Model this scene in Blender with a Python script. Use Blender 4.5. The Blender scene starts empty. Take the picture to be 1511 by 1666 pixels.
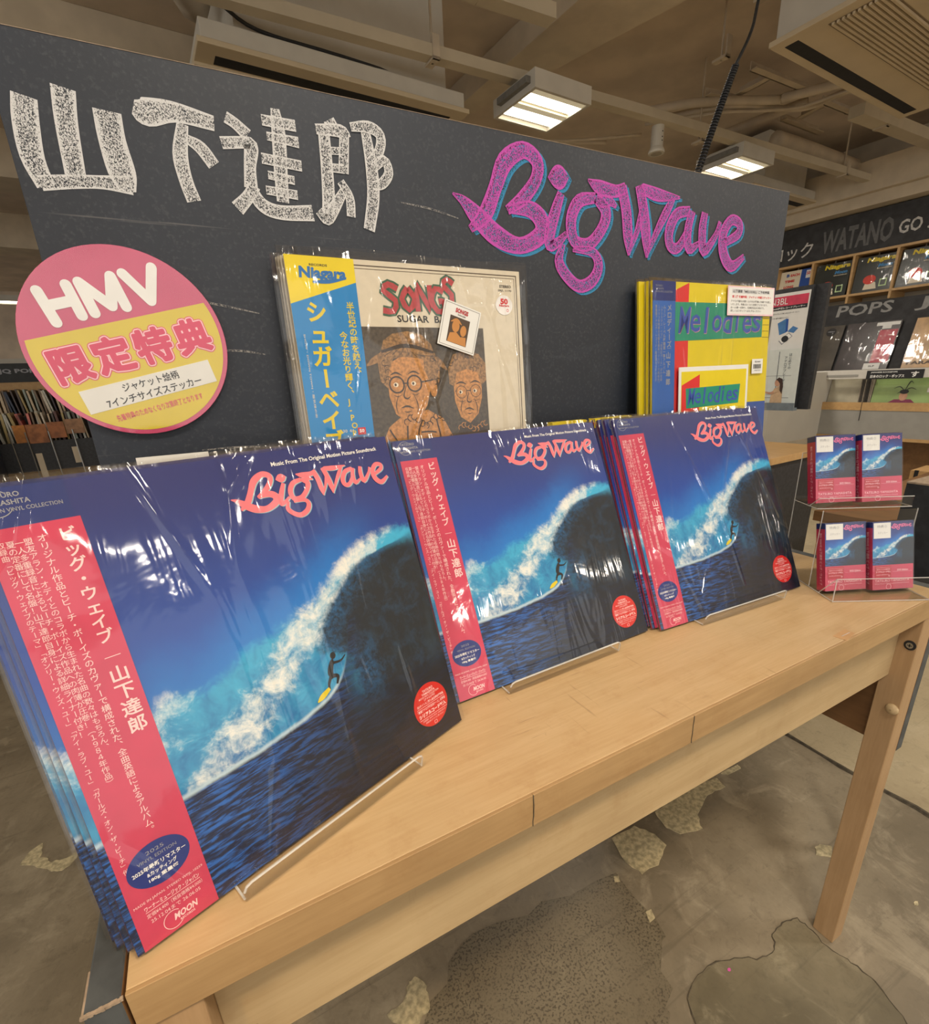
import bpy, bmesh, math, random
import numpy as np
from mathutils import Matrix, Vector, Euler
random.seed(7)
T = 0.8013            # height of the table top above the floor
C = bpy.context.scene.collection
SC = bpy.context.scene
RY = math.radians(4.0)  # the shop is turned four degrees against the table

# ------------------------------------------------------------------ camera
CAM = Vector((0.1063, -0.2892, 0.3562 + T))
yaw, pit, rol = 0.4833, -0.3354, -0.0437
f_ = Vector((math.sin(yaw)*math.cos(pit), math.cos(yaw)*math.cos(pit), math.sin(pit)))
rt = Vector((math.cos(yaw), -math.sin(yaw), 0)); up = rt.cross(f_)
r2 = math.cos(rol)*rt + math.sin(rol)*up; u2 = math.cos(rol)*up - math.sin(rol)*rt
cam_d = bpy.data.cameras.new('camera'); cam = bpy.data.objects.new('camera', cam_d); C.objects.link(cam)
m = Matrix((r2, u2, -f_)).transposed().to_4x4(); m.translation = CAM; cam.matrix_world = m
cam_d.sensor_fit = 'HORIZONTAL'; cam_d.sensor_width = 36; cam_d.lens = 36*809.79/1511
cam_d.shift_x = -8.51/1511; cam_d.shift_y = 67.42/1511; cam_d.clip_start = 0.02; cam_d.clip_end = 60
SC.camera = cam

# ------------------------------------------------------------------ world and exposure
w = bpy.data.worlds.new('world'); SC.world = w; w.use_nodes = True
bg = w.node_tree.nodes['Background']; bg.inputs[0].default_value = (1.0, 0.95, 0.88, 1); bg.inputs[1].default_value = 1.35
SC.view_settings.view_transform = 'Standard'; SC.view_settings.look = 'None'
SC.view_settings.gamma = 1; SC.view_settings.exposure = 0.0; SC.view_settings.use_curve_mapping = False
SC.cycles.transparent_max_bounces = 20; SC.cycles.max_bounces = 6
SC.cycles.sample_clamp_indirect = 4

def rz(x, y, z):      # shop coordinates (table-top height 0) -> world
    return Vector((x*math.cos(RY) - y*math.sin(RY), x*math.sin(RY) + y*math.cos(RY), z + T))
def area(name, loc, rot, sx, sy, power, col):
    d = bpy.data.lights.new(name, 'AREA'); d.shape = 'RECTANGLE'; d.size = sx; d.size_y = sy; d.energy = power; d.color = col
    o = bpy.data.objects.new(name, d); C.objects.link(o); o.location = loc; o.rotation_euler = rot; return o
WARM = (1.0, 0.84, 0.62)
FIX = [(x, y) for y in (2.45, -0.9, -4.2) for x in (-1.5, 0.45, 2.40, 4.32)] 
FIX = [q for q in FIX if not (q[1] == 2.45 and q[0] < 1)] + [(-1.3, 10.9), (6.0+0.12, 1.2)][:1]
for k, (x, y) in enumerate(FIX):
    area('ceiling_lamp_glow', rz(x, y, 1.765), (0, 0, RY), 0.34, 0.32, 21, (1.0, 0.91, 0.79))
# track spot lights over the table (unseen, added for the warm light on it)
def spot(name, loc, to, power, ang, col, size=0.04, blend=0.4):
    d = bpy.data.lights.new(name, 'SPOT'); d.energy = power; d.spot_size = math.radians(ang); d.spot_blend = blend; d.color = col; d.shadow_soft_size = size
    o = bpy.data.objects.new(name, d); C.objects.link(o); o.location = loc
    o.rotation_euler = (Vector(to) - Vector(loc)).to_track_quat('-Z', 'Y').to_euler(); return o
spot('track_spot_glow', (-0.5, -0.9, 1.75+T), (0.15, 0.0, 0+T), 52, 40, (1.0, 0.64, 0.26), 0.06, .9)
spot('track_spot_glow', (1.3, -1.5, 1.75+T), (0.7, 0.05, 0.0+T), 12, 50, (1.0, 0.84, 0.62), 0.05, .9)

# ------------------------------------------------------------------ shader helpers
class S:   # tiny arithmetic wrapper over shader node sockets
    def __init__(s, nt, v): s.nt, s.v = nt, v
    def _m(s, op, *a):
        n = s.nt.nodes.new('ShaderNodeMath'); n.operation = op
        for i, x in enumerate((s,)+a):
            if isinstance(x, S): s.nt.links.new(x.v, n.inputs[i])
            else: n.inputs[i].default_value = float(x)
        return S(s.nt, n.outputs[0])
    def __add__(s, o): return s._m('ADD', o)
    def __radd__(s, o): return s._m('ADD', o)
    def __sub__(s, o): return s._m('SUBTRACT', o)
    def __rsub__(s, o): return (s*-1.0) + o
    def __mul__(s, o): return s._m('MULTIPLY', o)
    def __rmul__(s, o): return s._m('MULTIPLY', o)
    def gt(s, o): return s._m('GREATER_THAN', o)
    def mn(s, o): return s._m('MINIMUM', o)
    def mx(s, o): return s._m('MAXIMUM', o)
    def ab(s): return s._m('ABSOLUTE')
    def st(s, a, b):  # smoothstep
        n = s.nt.nodes.new('ShaderNodeMapRange'); n.interpolation_type = 'SMOOTHSTEP'
        s.nt.links.new(s.v, n.inputs[0]); n.inputs[1].default_value = a; n.inputs[2].default_value = b
        return S(s.nt, n.outputs[0])
    def cv(s, pts):   # float curve through points
        n = s.nt.nodes.new('ShaderNodeFloatCurve'); c = n.mapping.curves[0]
        c.points[0].location = pts[0]; c.points[1].location = pts[-1]
        for q in pts[1:-1]: c.points.new(*q)
        n.mapping.update(); s.nt.links.new(s.v, n.inputs[1]); return S(s.nt, n.outputs[0])
def newmat(name):
    m = bpy.data.materials.new(name); m.use_nodes = True; nt = m.node_tree
    return m, nt, nt.nodes['Principled BSDF'], nt.nodes['Material Output']
def mixc(nt, f, a, b, mode='MIX'):
    n = nt.nodes.new('ShaderNodeMix'); n.data_type = 'RGBA'; n.blend_type = mode
    for i, x in ((0, f), (6, a), (7, b)):
        if isinstance(x, S): nt.links.new(x.v, n.inputs[i])
        elif hasattr(x, 'is_linked'): nt.links.new(x, n.inputs[i])
        elif i == 0: n.inputs[0].default_value = x
        else: n.inputs[i].default_value = tuple(x)[:3] + (1,)
    return n.outputs[2]
def coords(nt, kind='Object', scale=(1, 1, 1), rot=(0, 0, 0), loc=(0, 0, 0)):
    t = nt.nodes.new('ShaderNodeTexCoord'); mp = nt.nodes.new('ShaderNodeMapping')
    nt.links.new(t.outputs[kind], mp.inputs[0]); mp.inputs[3].default_value = scale; mp.inputs[2].default_value = rot; mp.inputs[1].default_value = loc
    return mp.outputs[0]
def noise(nt, vec, scale, detail=4, rough=.5, dist=0):
    n = nt.nodes.new('ShaderNodeTexNoise'); nt.links.new(vec, n.inputs['Vector']); n.inputs['Scale'].default_value = scale
    n.inputs['Detail'].default_value = detail; n.inputs['Roughness'].default_value = rough; n.inputs['Distortion'].default_value = dist
    return S(nt, n.outputs[0])
def bump(nt, b, h, strength=.3, dist=.01):
    n = nt.nodes.new('ShaderNodeBump'); n.inputs['Strength'].default_value = strength; n.inputs['Distance'].default_value = dist
    nt.links.new(h.v, n.inputs['Height']); nt.links.new(n.outputs[0], b.inputs['Normal']); return n
MC = {}
def plain(name, col, rough=.5, metal=0, var=.12, nscale=30, bmp=0.0, spec=.5, emit=0, coat=0):
    if name in MC: return MC[name]
    m, nt, b, o = newmat(name)
    v = noise(nt, coords(nt), nscale, 4)
    c = mixc(nt, v.st(.3, .7), [x*(1-var) for x in col], [min(1, x*(1+var)) for x in col])
    nt.links.new(c, b.inputs['Base Color']); b.inputs['Roughness'].default_value = rough; b.inputs['Metallic'].default_value = metal
    b.inputs['Specular IOR Level'].default_value = spec; b.inputs['Coat Weight'].default_value = coat
    if bmp: bump(nt, b, v, bmp, .004)
    if emit: b.inputs['Emission Color'].default_value = tuple(col)+(1,); b.inputs['Emission Strength'].default_value = emit
    MC[name] = m; return m
def wood(name, c1, c2, axis=0, rough=.45, scale=1.0, worn=0):
    m, nt, b, o = newmat(name)
    sc = [18, 18, 18]; sc[axis] = 1.2
    v = noise(nt, coords(nt, scale=[x*scale for x in sc]), 3.0, 6, .6, .6)
    fine = noise(nt, coords(nt, scale=[x*scale*6 for x in sc]), 3.0, 3)
    blot = noise(nt, coords(nt), 7, 4)
    c = mixc(nt, ((v*.7+fine*.3) if not worn > 1 else (v*.3+fine*.2+blot*.5)).st(.3, .72), c1, c2)
    b2_ = noise(nt, coords(nt, loc=(5, 2, 0)), 24, 6, .7)
    c = mixc(nt, blot.st(.42, .75)*.35, c, [x*.72 for x in c1]); c = mixc(nt, b2_.st(.50, .72)*.28*(1 if worn else .4), c, [c1[0]*.78, c1[1]*.66, c1[2]*.55])
    if worn:
        s1 = noise(nt, coords(nt, scale=(9, 150, 9), rot=(0, 0, .5)), 1.0, 5, .6, .3)
        s2 = noise(nt, coords(nt, scale=(130, 9, 9), rot=(0, 0, .45)), 1.0, 5, .6, .3)
        gate = noise(nt, coords(nt, loc=(3, 1, 0)), 9, 2)
        scr = (s1.st(.635, .71).mx(s2.st(.65, .72)))*gate.st(.42, .54)
        c = mixc(nt, scr*.32*worn, c, (.16, .09, .04))
        sp = noise(nt, coords(nt), 160, 2); c = mixc(nt, sp.st(.72, .8)*gate.st(.5, .7)*.5, c, (.2, .12, .05))
        nt.links.new((blot*.25+rough-.1).v, b.inputs['Roughness'])
    else: b.inputs['Roughness'].default_value = rough
    nt.links.new(c, b.inputs['Base Color']); bump(nt, b, v, .06, .002)
    return m

# ------------------------------------------------------------------ mesh helpers
def cr(pts, n=4):     # Catmull-Rom through points of any dimension
    P = [np.array(q, float) for q in pts]
    if len(P) < 3: return P
    P = [2*P[0]-P[1]] + P + [2*P[-1]-P[-2]]; out = []
    for i in range(1, len(P)-2):
        for k in range(n):
            t = k/n; a, b, c, d = P[i-1:i+3]
            out.append(.5*((2*b)+(c-a)*t+(2*a-5*b+4*c-d)*t*t+(3*b-a-3*c+d)*t**3))
    out.append(P[-2]); return out
class MB:
    def __init__(s, M=None): s.v, s.f, s.mi, s.uv, s.M, s.cur = [], [], [], {}, M, 0
    def add(s, vs, fs, mi=None, uvs=None):
        n = len(s.v)
        for q in vs:
            q = Vector(q)
            s.v.append(tuple(s.M @ q) if s.M is not None else tuple(q))
        for k, f in enumerate(fs):
            if uvs: s.uv[len(s.f)] = uvs[k]
            s.f.append([i+n for i in f]); s.mi.append(s.cur if mi is None else mi)
        return s
    def box(s, x0, x1, y0, y1, z0, z1, mi=None):
        return s.add([(x0,y0,z0),(x1,y0,z0),(x1,y1,z0),(x0,y1,z0),(x0,y0,z1),(x1,y0,z1),(x1,y1,z1),(x0,y1,z1)],
              [(0,3,2,1),(4,5,6,7),(0,1,5,4),(1,2,6,5),(2,3,7,6),(3,0,4,7)], mi)
    def poly(s, pts, y, mi=None):       # flat polygon in the x-z plane facing -y
        return s.add([(a, y, b) for a, b in pts], [list(range(len(pts)))], mi)
    def prism(s, pts, z0, z1, mi=None): # polygon in x-y extruded in z
        n = len(pts); return s.add([(a,b,z0) for a,b in pts]+[(a,b,z1) for a,b in pts],
            [list(range(n))[::-1], list(range(n,2*n))]+[(i,(i+1)%n,n+(i+1)%n,n+i) for i in range(n)], mi)
    def prisy(s, pts, y0, y1, mi=None): # polygon in x-z extruded in y
        n = len(pts); return s.add([(a,y0,b) for a,b in pts]+[(a,y1,b) for a,b in pts],
            [list(range(n)), list(range(n,2*n))[::-1]]+[((i+1)%n,i,n+i,n+(i+1)%n) for i in range(n)], mi)
    def disc(s, cx, cz, rx, rz_, y, n=40, mi=None):
        return s.poly([(cx+rx*math.cos(6.2832*k/n), cz+rz_*math.sin(6.2832*k/n)) for k in range(n)], y, mi)
    def ring(s, cx, cz, r0, r1, y, n=40, a0=0, a1=6.2832, mi=None):
        vs = []
        for k in range(n+1):
            a = a0+(a1-a0)*k/n; vs += [(cx+r0*math.cos(a), y, cz+r0*math.sin(a)), (cx+r1*math.cos(a), y, cz+r1*math.sin(a))]
        return s.add(vs, [(2*k, 2*k+1, 2*k+3, 2*k+2)[::1] for k in range(n)], mi)
    def tube(s, pts, r, n=8, mi=None, cap=True):
        P = [Vector(q) for q in pts]; vs = []; rr = r if isinstance(r, (list, tuple)) else [r]*len(P)
        t0 = (P[1]-P[0]).normalized(); a = t0.orthogonal().normalized()
        for i, q in enumerate(P):
            t = (P[min(i+1, len(P)-1)]-P[max(i-1, 0)]).normalized(); a = (a - t*a.dot(t)).normalized(); b = t.cross(a)
            vs += [q+rr[i]*(math.cos(6.2832*k/n)*a+math.sin(6.2832*k/n)*b) for k in range(n)]
        fs = [(i*n+k, i*n+(k+1)%n, (i+1)*n+(k+1)%n, (i+1)*n+k) for i in range(len(P)-1) for k in range(n)]
        if cap: fs += [list(range(n))[::-1], [(len(P)-1)*n+k for k in range(n)]]
        return s.add(vs, fs, mi)
    def ribbon(s, pts, y, mi=None, k=1.0, n=4):  # (x, z, width) stroke in the x-z plane
        P = cr(pts, n); vs = []; fs = []; uvs = []; L = 0
        for i, q in enumerate(P):
            t = P[min(i+1, len(P)-1)][:2]-P[max(i-1, 0)][:2]; t = t/(np.linalg.norm(t)+1e-9); nn = np.array([-t[1], t[0]])*q[2]*.5*k
            vs += [(q[0]+nn[0], y, q[1]+nn[1]), (q[0], y, q[1]), (q[0]-nn[0], y, q[1]-nn[1])]
        for i in range(len(P)-1):
            a = 3*i
            fs += [(a, a+1, a+4, a+3), (a+1, a+2, a+5, a+4)]; uvs += [[(1, 0), (0, 0), (0, 0), (1, 0)], [(0, 0), (1, 0), (1, 0), (0, 0)]]
        return s.add(vs, fs, mi, uvs)
    def build(s, name, mats, parent=None, smooth=False, bevel=0, kind=None, mesh_only=False):
        me = bpy.data.meshes.new(name); me.from_pydata(s.v, [], s.f); me.update()
        if not isinstance(mats, (list, tuple)): mats = [mats]
        for q in mats: me.materials.append(q)
        for p_, i in zip(me.polygons, s.mi): p_.material_index = min(i, len(mats)-1); p_.use_smooth = smooth
        if s.uv:
            ul = me.uv_layers.new(name='UVMap')
            for fi, co in s.uv.items():
                for li, c in zip(me.polygons[fi].loop_indices, co): ul.data[li].uv = c
        o = bpy.data.objects.new(name, me); C.objects.link(o); o.parent = parent
        if bevel:
            b = o.modifiers.new('bevel', 'BEVEL'); b.width = bevel; b.segments = 2; b.limit_method = 'ANGLE'; b.angle_limit = .6
        if kind: o['kind'] = kind
        return o
GC = {}
def glyph(ch, bold=0.0):
    k = (ch, bold)
    if k not in GC:
        c = bpy.data.curves.new('g', 'FONT'); c.body = ch; c.resolution_u = 2; c.offset = bold
        o = bpy.data.objects.new('g', c); me = bpy.data.meshes.new_from_object(o)
        GC[k] = ([(v.co.x, v.co.y) for v in me.vertices], [list(p_.vertices) for p_ in me.polygons])
        bpy.data.objects.remove(o); bpy.data.curves.remove(c); bpy.data.meshes.remove(me)
    return GC[k]
def line(mb, s_, x0, z0, x1, z1, y, bold=0.0, mi=None, slant=0):   # one line of print fitted into a box
    v, f = glyph(s_, bold)
    if not v: return
    ax, bx = min(q[0] for q in v), max(q[0] for q in v); az, bz = min(q[1] for q in v), max(q[1] for q in v)
    mb.add([(x0+(q[0]-ax)/(bx-ax)*(x1-x0)+slant*((q[1]-az)/(bz-az))*(z1-z0), y, z0+(q[1]-az)/(bz-az)*(z1-z0)) for q in v], f, mi)
def column(mb, s_, x, ztop, size, y, pitch=1.0, bold=0.0, mi=None):  # vertical Japanese column
    z = ztop-size*.5*pitch
    for ch in s_:
        rot = ch in 'ー|「」（）()–'
        c2 = {'|': 'ー'}.get(ch, ch); v, f = glyph(c2, bold); out = []
        if ch == '|': rot = False
        for a, b in v:
            a, b = (a-.5)*size, (b-.36)*size
            if ch in '、。': a, b = a+.55*size, b+.55*size
            if rot: a, b = b, -a
            out.append((x+a, y, z+b))
        mb.add(out, f, mi); z -= size*pitch
def empty(name, label, cat, loc=(0, 0, 0), group=None):
    o = bpy.data.objects.new(name, None); C.objects.link(o); o.location = loc; o.empty_display_size = .05
    return tag(o, label, cat, group)
def tag(o, label, cat, group=None):
    o['label'] = label; o['category'] = cat
    if group: o['group'] = group
    return o
def copy_tree(o, parent=None):
    c = o.copy(); C.objects.link(c); c.parent = parent
    for ch in list(o.children): copy_tree(ch, c)
    return c
ROOM = []
def room(o): ROOM.append(o); return o
def struct(o): o['kind'] = 'structure'; return o

def rgb(r, g, b): return tuple((x/255/12.92 if x/255 <= .04045 else ((x/255+.055)/1.055)**2.4) for x in (r, g, b))
# ------------------------------------------------------------------ materials
MAPLE = wood('maple_top', rgb(184, 152, 108), rgb(208, 180, 138), 0, .42, 1, 1.4)
MAPLE_V = wood('maple_upright', rgb(166, 134, 96), rgb(182, 150, 112), 2, .5, 1)
MAPLE_E = wood('maple_edge', rgb(164, 132, 90), rgb(182, 150, 106), 0, .45, 1, .5)
MAPLE_A = wood('pale_apron', rgb(182, 156, 116), rgb(196, 172, 132), 0, .45, 1, .25)
SHELFW = wood('shelf_wood', rgb(184, 146, 96), rgb(200, 164, 112), 1, .5, .6)
BROWNW = wood('brown_ply', rgb(120, 86, 52), rgb(140, 102, 62), 1, .6, .6)
BLK = plain('black_paint', rgb(44, 46, 50), .55, var=.25, nscale=60, bmp=.2)
PAPER = plain('white_paper', rgb(226, 226, 222), .5, var=.02)
CREAMP = plain('cream_paint', rgb(206, 192, 168), .7, var=.08, nscale=6)
WHITEP = plain('white_enamel', rgb(205, 200, 188), .45, var=.04, nscale=8)
GREYP = plain('grey_laminate', rgb(150, 148, 142), .5, var=.05, nscale=12)
STEEL = plain('steel', rgb(170, 170, 168), .35, 1, .05)
DARK = plain('dark_slot', rgb(30, 30, 32), .7, var=.2)
def ink(name, col, rough=.45): return plain('ink_'+name, col, rough, var=.03)
PINK = plain('pink_card', rgb(196, 56, 88), .35, var=.05, nscale=50)
I_W = ink('pale', rgb(240, 205, 205)); I_WH = ink('white', rgb(238, 238, 236)); I_K = ink('black', rgb(25, 25, 28)); I_NAVY = plain('navy_card', rgb(20, 42, 120), .35, var=.05)
I_R = ink('red', rgb(205, 30, 38)); I_Y = ink('yellow', rgb(222, 198, 28)); I_LB = ink('blue', rgb(24, 108, 178)); I_TITLE = ink('coral', rgb(240, 118, 128)); I_TSH = ink('title_shade', rgb(150, 190, 200))
I_G = ink('green', rgb(30, 140, 110)); I_OC = ink('ochre', rgb(190, 130, 66)); I_BR = ink('sepia', rgb(74, 56, 40)); I_CR = plain('cream_card', rgb(226, 214, 190), .4, var=.02)
I_PK2 = ink('pink_print', rgb(214, 66, 104)); I_PK3 = ink('pale_pink', rgb(250, 205, 214)); I_GY = ink('grey', rgb(150, 152, 158)); I_DB = ink('deep_blue', rgb(28, 78, 160))
STICK_R = plain('red_sticker', rgb(205, 32, 30), .3, var=.03, coat=.4)

def chalk(name, col, thr=.47, scale=420, edge=.16):
    m, nt, b, o = newmat(name); b.inputs['Base Color'].default_value = col+(1,); b.inputs['Roughness'].default_value = .9
    v = noise(nt, coords(nt, scale=(1, 1, .75), rot=(0, .5, 0)), scale, 3, .6, .8); v2 = noise(nt, coords(nt), 45, 3)
    uvn = nt.nodes.new('ShaderNodeUVMap'); sep = nt.nodes.new('ShaderNodeSeparateXYZ'); nt.links.new(uvn.outputs[0], sep.inputs[0])
    e = S(nt, sep.outputs[0]).st(.55, 1.0)
    a = (v + e*edge + (v2-.5)*.12).st(thr-.03, thr+.06)*.92
    tr = nt.nodes.new('ShaderNodeBsdfTransparent'); mx = nt.nodes.new('ShaderNodeMixShader')
    nt.links.new(a.v, mx.inputs[0]); nt.links.new(tr.outputs[0], mx.inputs[1]); nt.links.new(b.outputs[0], mx.inputs[2]); nt.links.new(mx.outputs[0], o.inputs[0]); return m
CH_W = chalk('white_chalk', rgb(222, 222, 222), .475, 900); CH_M = chalk('magenta_chalk', rgb(200, 84, 180), .475, 900); CH_C = chalk('cyan_chalk', rgb(60, 140, 185), .47, 900)
CH_F = chalk('faint_chalk', rgb(150, 148, 145), .50)

def twoside(nt, fr, ior):   # the same reflectance from both faces of a thin sheet
    g = nt.nodes.new('ShaderNodeNewGeometry'); n = nt.nodes.new('ShaderNodeMapRange'); nt.links.new(g.outputs['Backfacing'], n.inputs[0])
    n.inputs[3].default_value = ior; n.inputs[4].default_value = 1/ior; nt.links.new(n.outputs[0], fr.inputs[0])
def acrylic():
    m, nt, b, o = newmat('clear_acrylic')
    fr = nt.nodes.new('ShaderNodeFresnel'); twoside(nt, fr, 1.45)
    tr = nt.nodes.new('ShaderNodeBsdfTransparent'); tr.inputs[0].default_value = (.95, .95, .94, 1)
    gl = nt.nodes.new('ShaderNodeBsdfGlossy'); gl.inputs['Roughness'].default_value = .04
    mx = nt.nodes.new('ShaderNodeMixShader'); nt.links.new(fr.outputs[0], mx.inputs[0]); nt.links.new(tr.outputs[0], mx.inputs[1]); nt.links.new(gl.outputs[0], mx.inputs[2]); nt.links.new(mx.outputs[0], o.inputs[0]); return m
ACR = acrylic()
def acredge():   # polished cut edge of acrylic, milky
    m, nt, b, o = newmat('acrylic_edge'); b.inputs['Base Color'].default_value = (.8, .8, .78, 1); b.inputs['Roughness'].default_value = .15
    tr = nt.nodes.new('ShaderNodeBsdfTransparent'); mx = nt.nodes.new('ShaderNodeMixShader'); v = noise(nt, coords(nt), 30, 2)
    nt.links.new((v*.25+.35).v, mx.inputs[0]); nt.links.new(tr.outputs[0], mx.inputs[1]); nt.links.new(b.outputs[0], mx.inputs[2]); nt.links.new(mx.outputs[0], o.inputs[0]); return m
ACE = acredge()
def film(name, seed, strength=1.0, haze=.012):   # creased clear bag
    m, nt, b, o = newmat(name)
    co = coords(nt, loc=(seed, 0, seed*.7))
    n1 = noise(nt, co, 5, 2); n2 = noise(nt, co, 14, 3, .5, 1.2)
    stc = coords(nt, scale=(26, 1, 3.0), rot=(0, -.5, 0), loc=(seed*2, 0, 0)); n3 = noise(nt, stc, 1.0, 3, .5, .8)
    vor = nt.nodes.new('ShaderNodeTexVoronoi'); vor.feature = 'DISTANCE_TO_EDGE'
    cv = coords(nt, scale=(11, 1, 4.0), rot=(0, -.35, 0), loc=(seed*3, 0, 1)); nt.links.new(cv, vor.inputs['Vector']); vor.inputs['Scale'].default_value = 1.0
    cre = 1.0 - S(nt, vor.outputs['Distance']).st(0, .05)
    gate = noise(nt, co, 4, 1).st(.45, .62)
    tc = nt.nodes.new('ShaderNodeTexCoord'); sx = nt.nodes.new('ShaderNodeSeparateXYZ'); nt.links.new(tc.outputs['Object'], sx.inputs[0])
    top_ = S(nt, sx.outputs[2]).st(.22, .31)*(S(nt, sx.outputs[0]).st(.12, .24)+S(nt, sx.outputs[0]).st(.08, .0)*.6)   # gathered folds near the upper corners
    fo = noise(nt, coords(nt, scale=(19, 1, 3.2), rot=(0, -.5, 0), loc=(seed*5, 0, 2)), 1.0, 2, .5, 1.0)
    h = fo*top_*2.6 + n1*.9 + n2*.07 + n3*.30 + cre*gate*.22
    bp = nt.nodes.new('ShaderNodeBump'); bp.inputs['Strength'].default_value = .55*strength; bp.inputs['Distance'].default_value = .012
    nt.links.new(h.v, bp.inputs['Height'])
    fr = nt.nodes.new('ShaderNodeFresnel'); twoside(nt, fr, 1.45); nt.links.new(bp.outputs[0], fr.inputs[1])
    fac = (S(nt, fr.outputs[0])*1.25 + haze).mn(.9)
    tr = nt.nodes.new('ShaderNodeBsdfTransparent'); gl = nt.nodes.new('ShaderNodeBsdfGlossy'); gl.inputs['Roughness'].default_value = .07
    nt.links.new(bp.outputs[0], gl.inputs['Normal'])
    mx = nt.nodes.new('ShaderNodeMixShader'); nt.links.new(fac.v, mx.inputs[0]); nt.links.new(tr.outputs[0], mx.inputs[1]); nt.links.new(gl.outputs[0], mx.inputs[2]); nt.links.new(mx.outputs[0], o.inputs[0]); return m
FILMS = [film('clear_bag_a', 1.3, 1.1), film('clear_bag_b', 6.1, .9), film('clear_bag_c', 11.7, 1.0), film('clear_bag_d', 17.2, 1.0)]
FILM_SOFT = film('clear_wrap', 3.3, .6)

def wave_art():     # printed seascape: blue sky, breaking white water, dark wave wall, streaked sea
    m, nt, b, o = newmat('seascape_print')
    uvn = nt.nodes.new('ShaderNodeUVMap'); sep = nt.nodes.new('ShaderNodeSeparateXYZ'); nt.links.new(uvn.outputs[0], sep.inputs[0])
    U, V = S(nt, sep.outputs[0]), S(nt, sep.outputs[1]); uv = uvn.outputs[0]
    big = noise(nt, uv, 5, 5, .6); n = noise(nt, uv, 16, 8, .68, .6); fn = noise(nt, uv, 70, 6, .7, .3)
    mp = nt.nodes.new('ShaderNodeMapping'); nt.links.new(uv, mp.inputs[0]); mp.inputs[3].default_value = (14, 95, 1); mp.inputs[2].default_value = (0, 0, -.12)
    mp2 = nt.nodes.new('ShaderNodeMapping'); nt.links.new(uv, mp2.inputs[0]); mp2.inputs[3].default_value = (26, 5, 1); mp2.inputs[2].default_value = (0, 0, .55)
    stk = noise(nt, mp.outputs[0], 1.0, 6, .65, .5)
    crest = U.cv([(0, .47), (.12, .445), (.20, .495), (.27, .48), (.33, .495), (.40, .53), (.49, .55), (.6, .59), (.69, .65), (.8, .705), (.9, .72), (1, .705)])
    crest = crest + (n-.5)*.07 + (fn-.5)*.03
    sea = U.cv([(0, .265), (.14, .264), (.28, .268), (.42, .28), (.53, .30), (.60, .33), (.655, .40), (.70, .5), (1, .6)]) + (n-.5)*.012
    dleft = V.cv([(0, .66), (.27, .66), (.33, .66), (.37, .645), (.40, .635), (.42, .60), (.445, .57), (.5, .59), (.58, .668), (.64, .755), (.66, .85), (.685, .97), (1, 1)]) + (n-.5)*.05 + (fn-.5)*.03
    d = V - crest
    sky = mixc(nt, V.st(.45, 1.0), rgb(14, 76, 172), rgb(34, 42, 108))
    sky = mixc(nt, (1.0 - d.st(-.02, .16))*(1.0-U.st(.62, .92)), sky, rgb(20, 118, 200))
    sky = mixc(nt, U.st(.4, 0)*V.st(.9, .4)*.5, sky, rgb(10, 52, 140))
    # white water
    li = (U-.36)*.62 - (V-.31)*.785      # distance across the diagonal fall
    band = 1.0 - (li*1.0+.03).ab().st(.02, .11)
    cloud = U.st(.36, .15)*V.st(.30, .40)
    foam = (n*.9+fn*.35+band*.38+cloud*.30 + (1.0-d.ab().st(0, .07))*.10).st(.84, 1.20)
    deep = mixc(nt, (n*.6+V*.6).st(.3, .75), rgb(8, 92, 158), rgb(60, 175, 216))
    body = mixc(nt, foam, deep, rgb(232, 232, 226))
    edge = (d*-1.0).st(-.012, .03)
    col = mixc(nt, edge, sky, body)
    dark = mixc(nt, (n+fn*.4).st(.62, .95), rgb(14, 26, 38), rgb(28, 58, 84))
    spray = (1.0-d.ab().st(.0, .06))*fn.st(.4, .62)
    dark = mixc(nt, spray*.7, dark, rgb(70, 130, 180))
    near = 1.0-(U-dleft).st(.0, .14)
    dark = mixc(nt, near*(n*.5+fn*.8).st(.48, .8)*.75, dark, rgb(24, 104, 160))
    ray_ = noise(nt, mp2.outputs[0], 1.0, 4, .6, .4)
    dark = mixc(nt, ray_.st(.5, .72)*.35*(1.0-V.st(.2, .4)*0), dark, rgb(40, 66, 84))
    isdark = (U-dleft).st(-.012, .035)*(d*-1.0).st(.0, .075)
    col = mixc(nt, isdark, col, dark)
    seac = mixc(nt, stk.st(.44, .62), rgb(5, 20, 56), rgb(34, 98, 182))
    shade = ((U*.62+(1.0-V)*.38)).st(.44, .74)*.95
    seac = mixc(nt, shade, seac, rgb(9, 14, 28)); 
    issea = (sea - V).st(-.004, .008)*(1.0-U.st(.60, .75)*(V-.02).st(.16, .30))
    col = mixc(nt, issea, col, seac)
    foamline = (1.0-(sea-V-.003).ab().st(.0, .010))*(1.0-U.st(.58, .66))
    col = mixc(nt, foamline*.8, col, rgb(190, 215, 228))
    nt.links.new(col, b.inputs['Base Color']); b.inputs['Roughness'].default_value = .38; return m
WAVE = wave_art()

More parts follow.
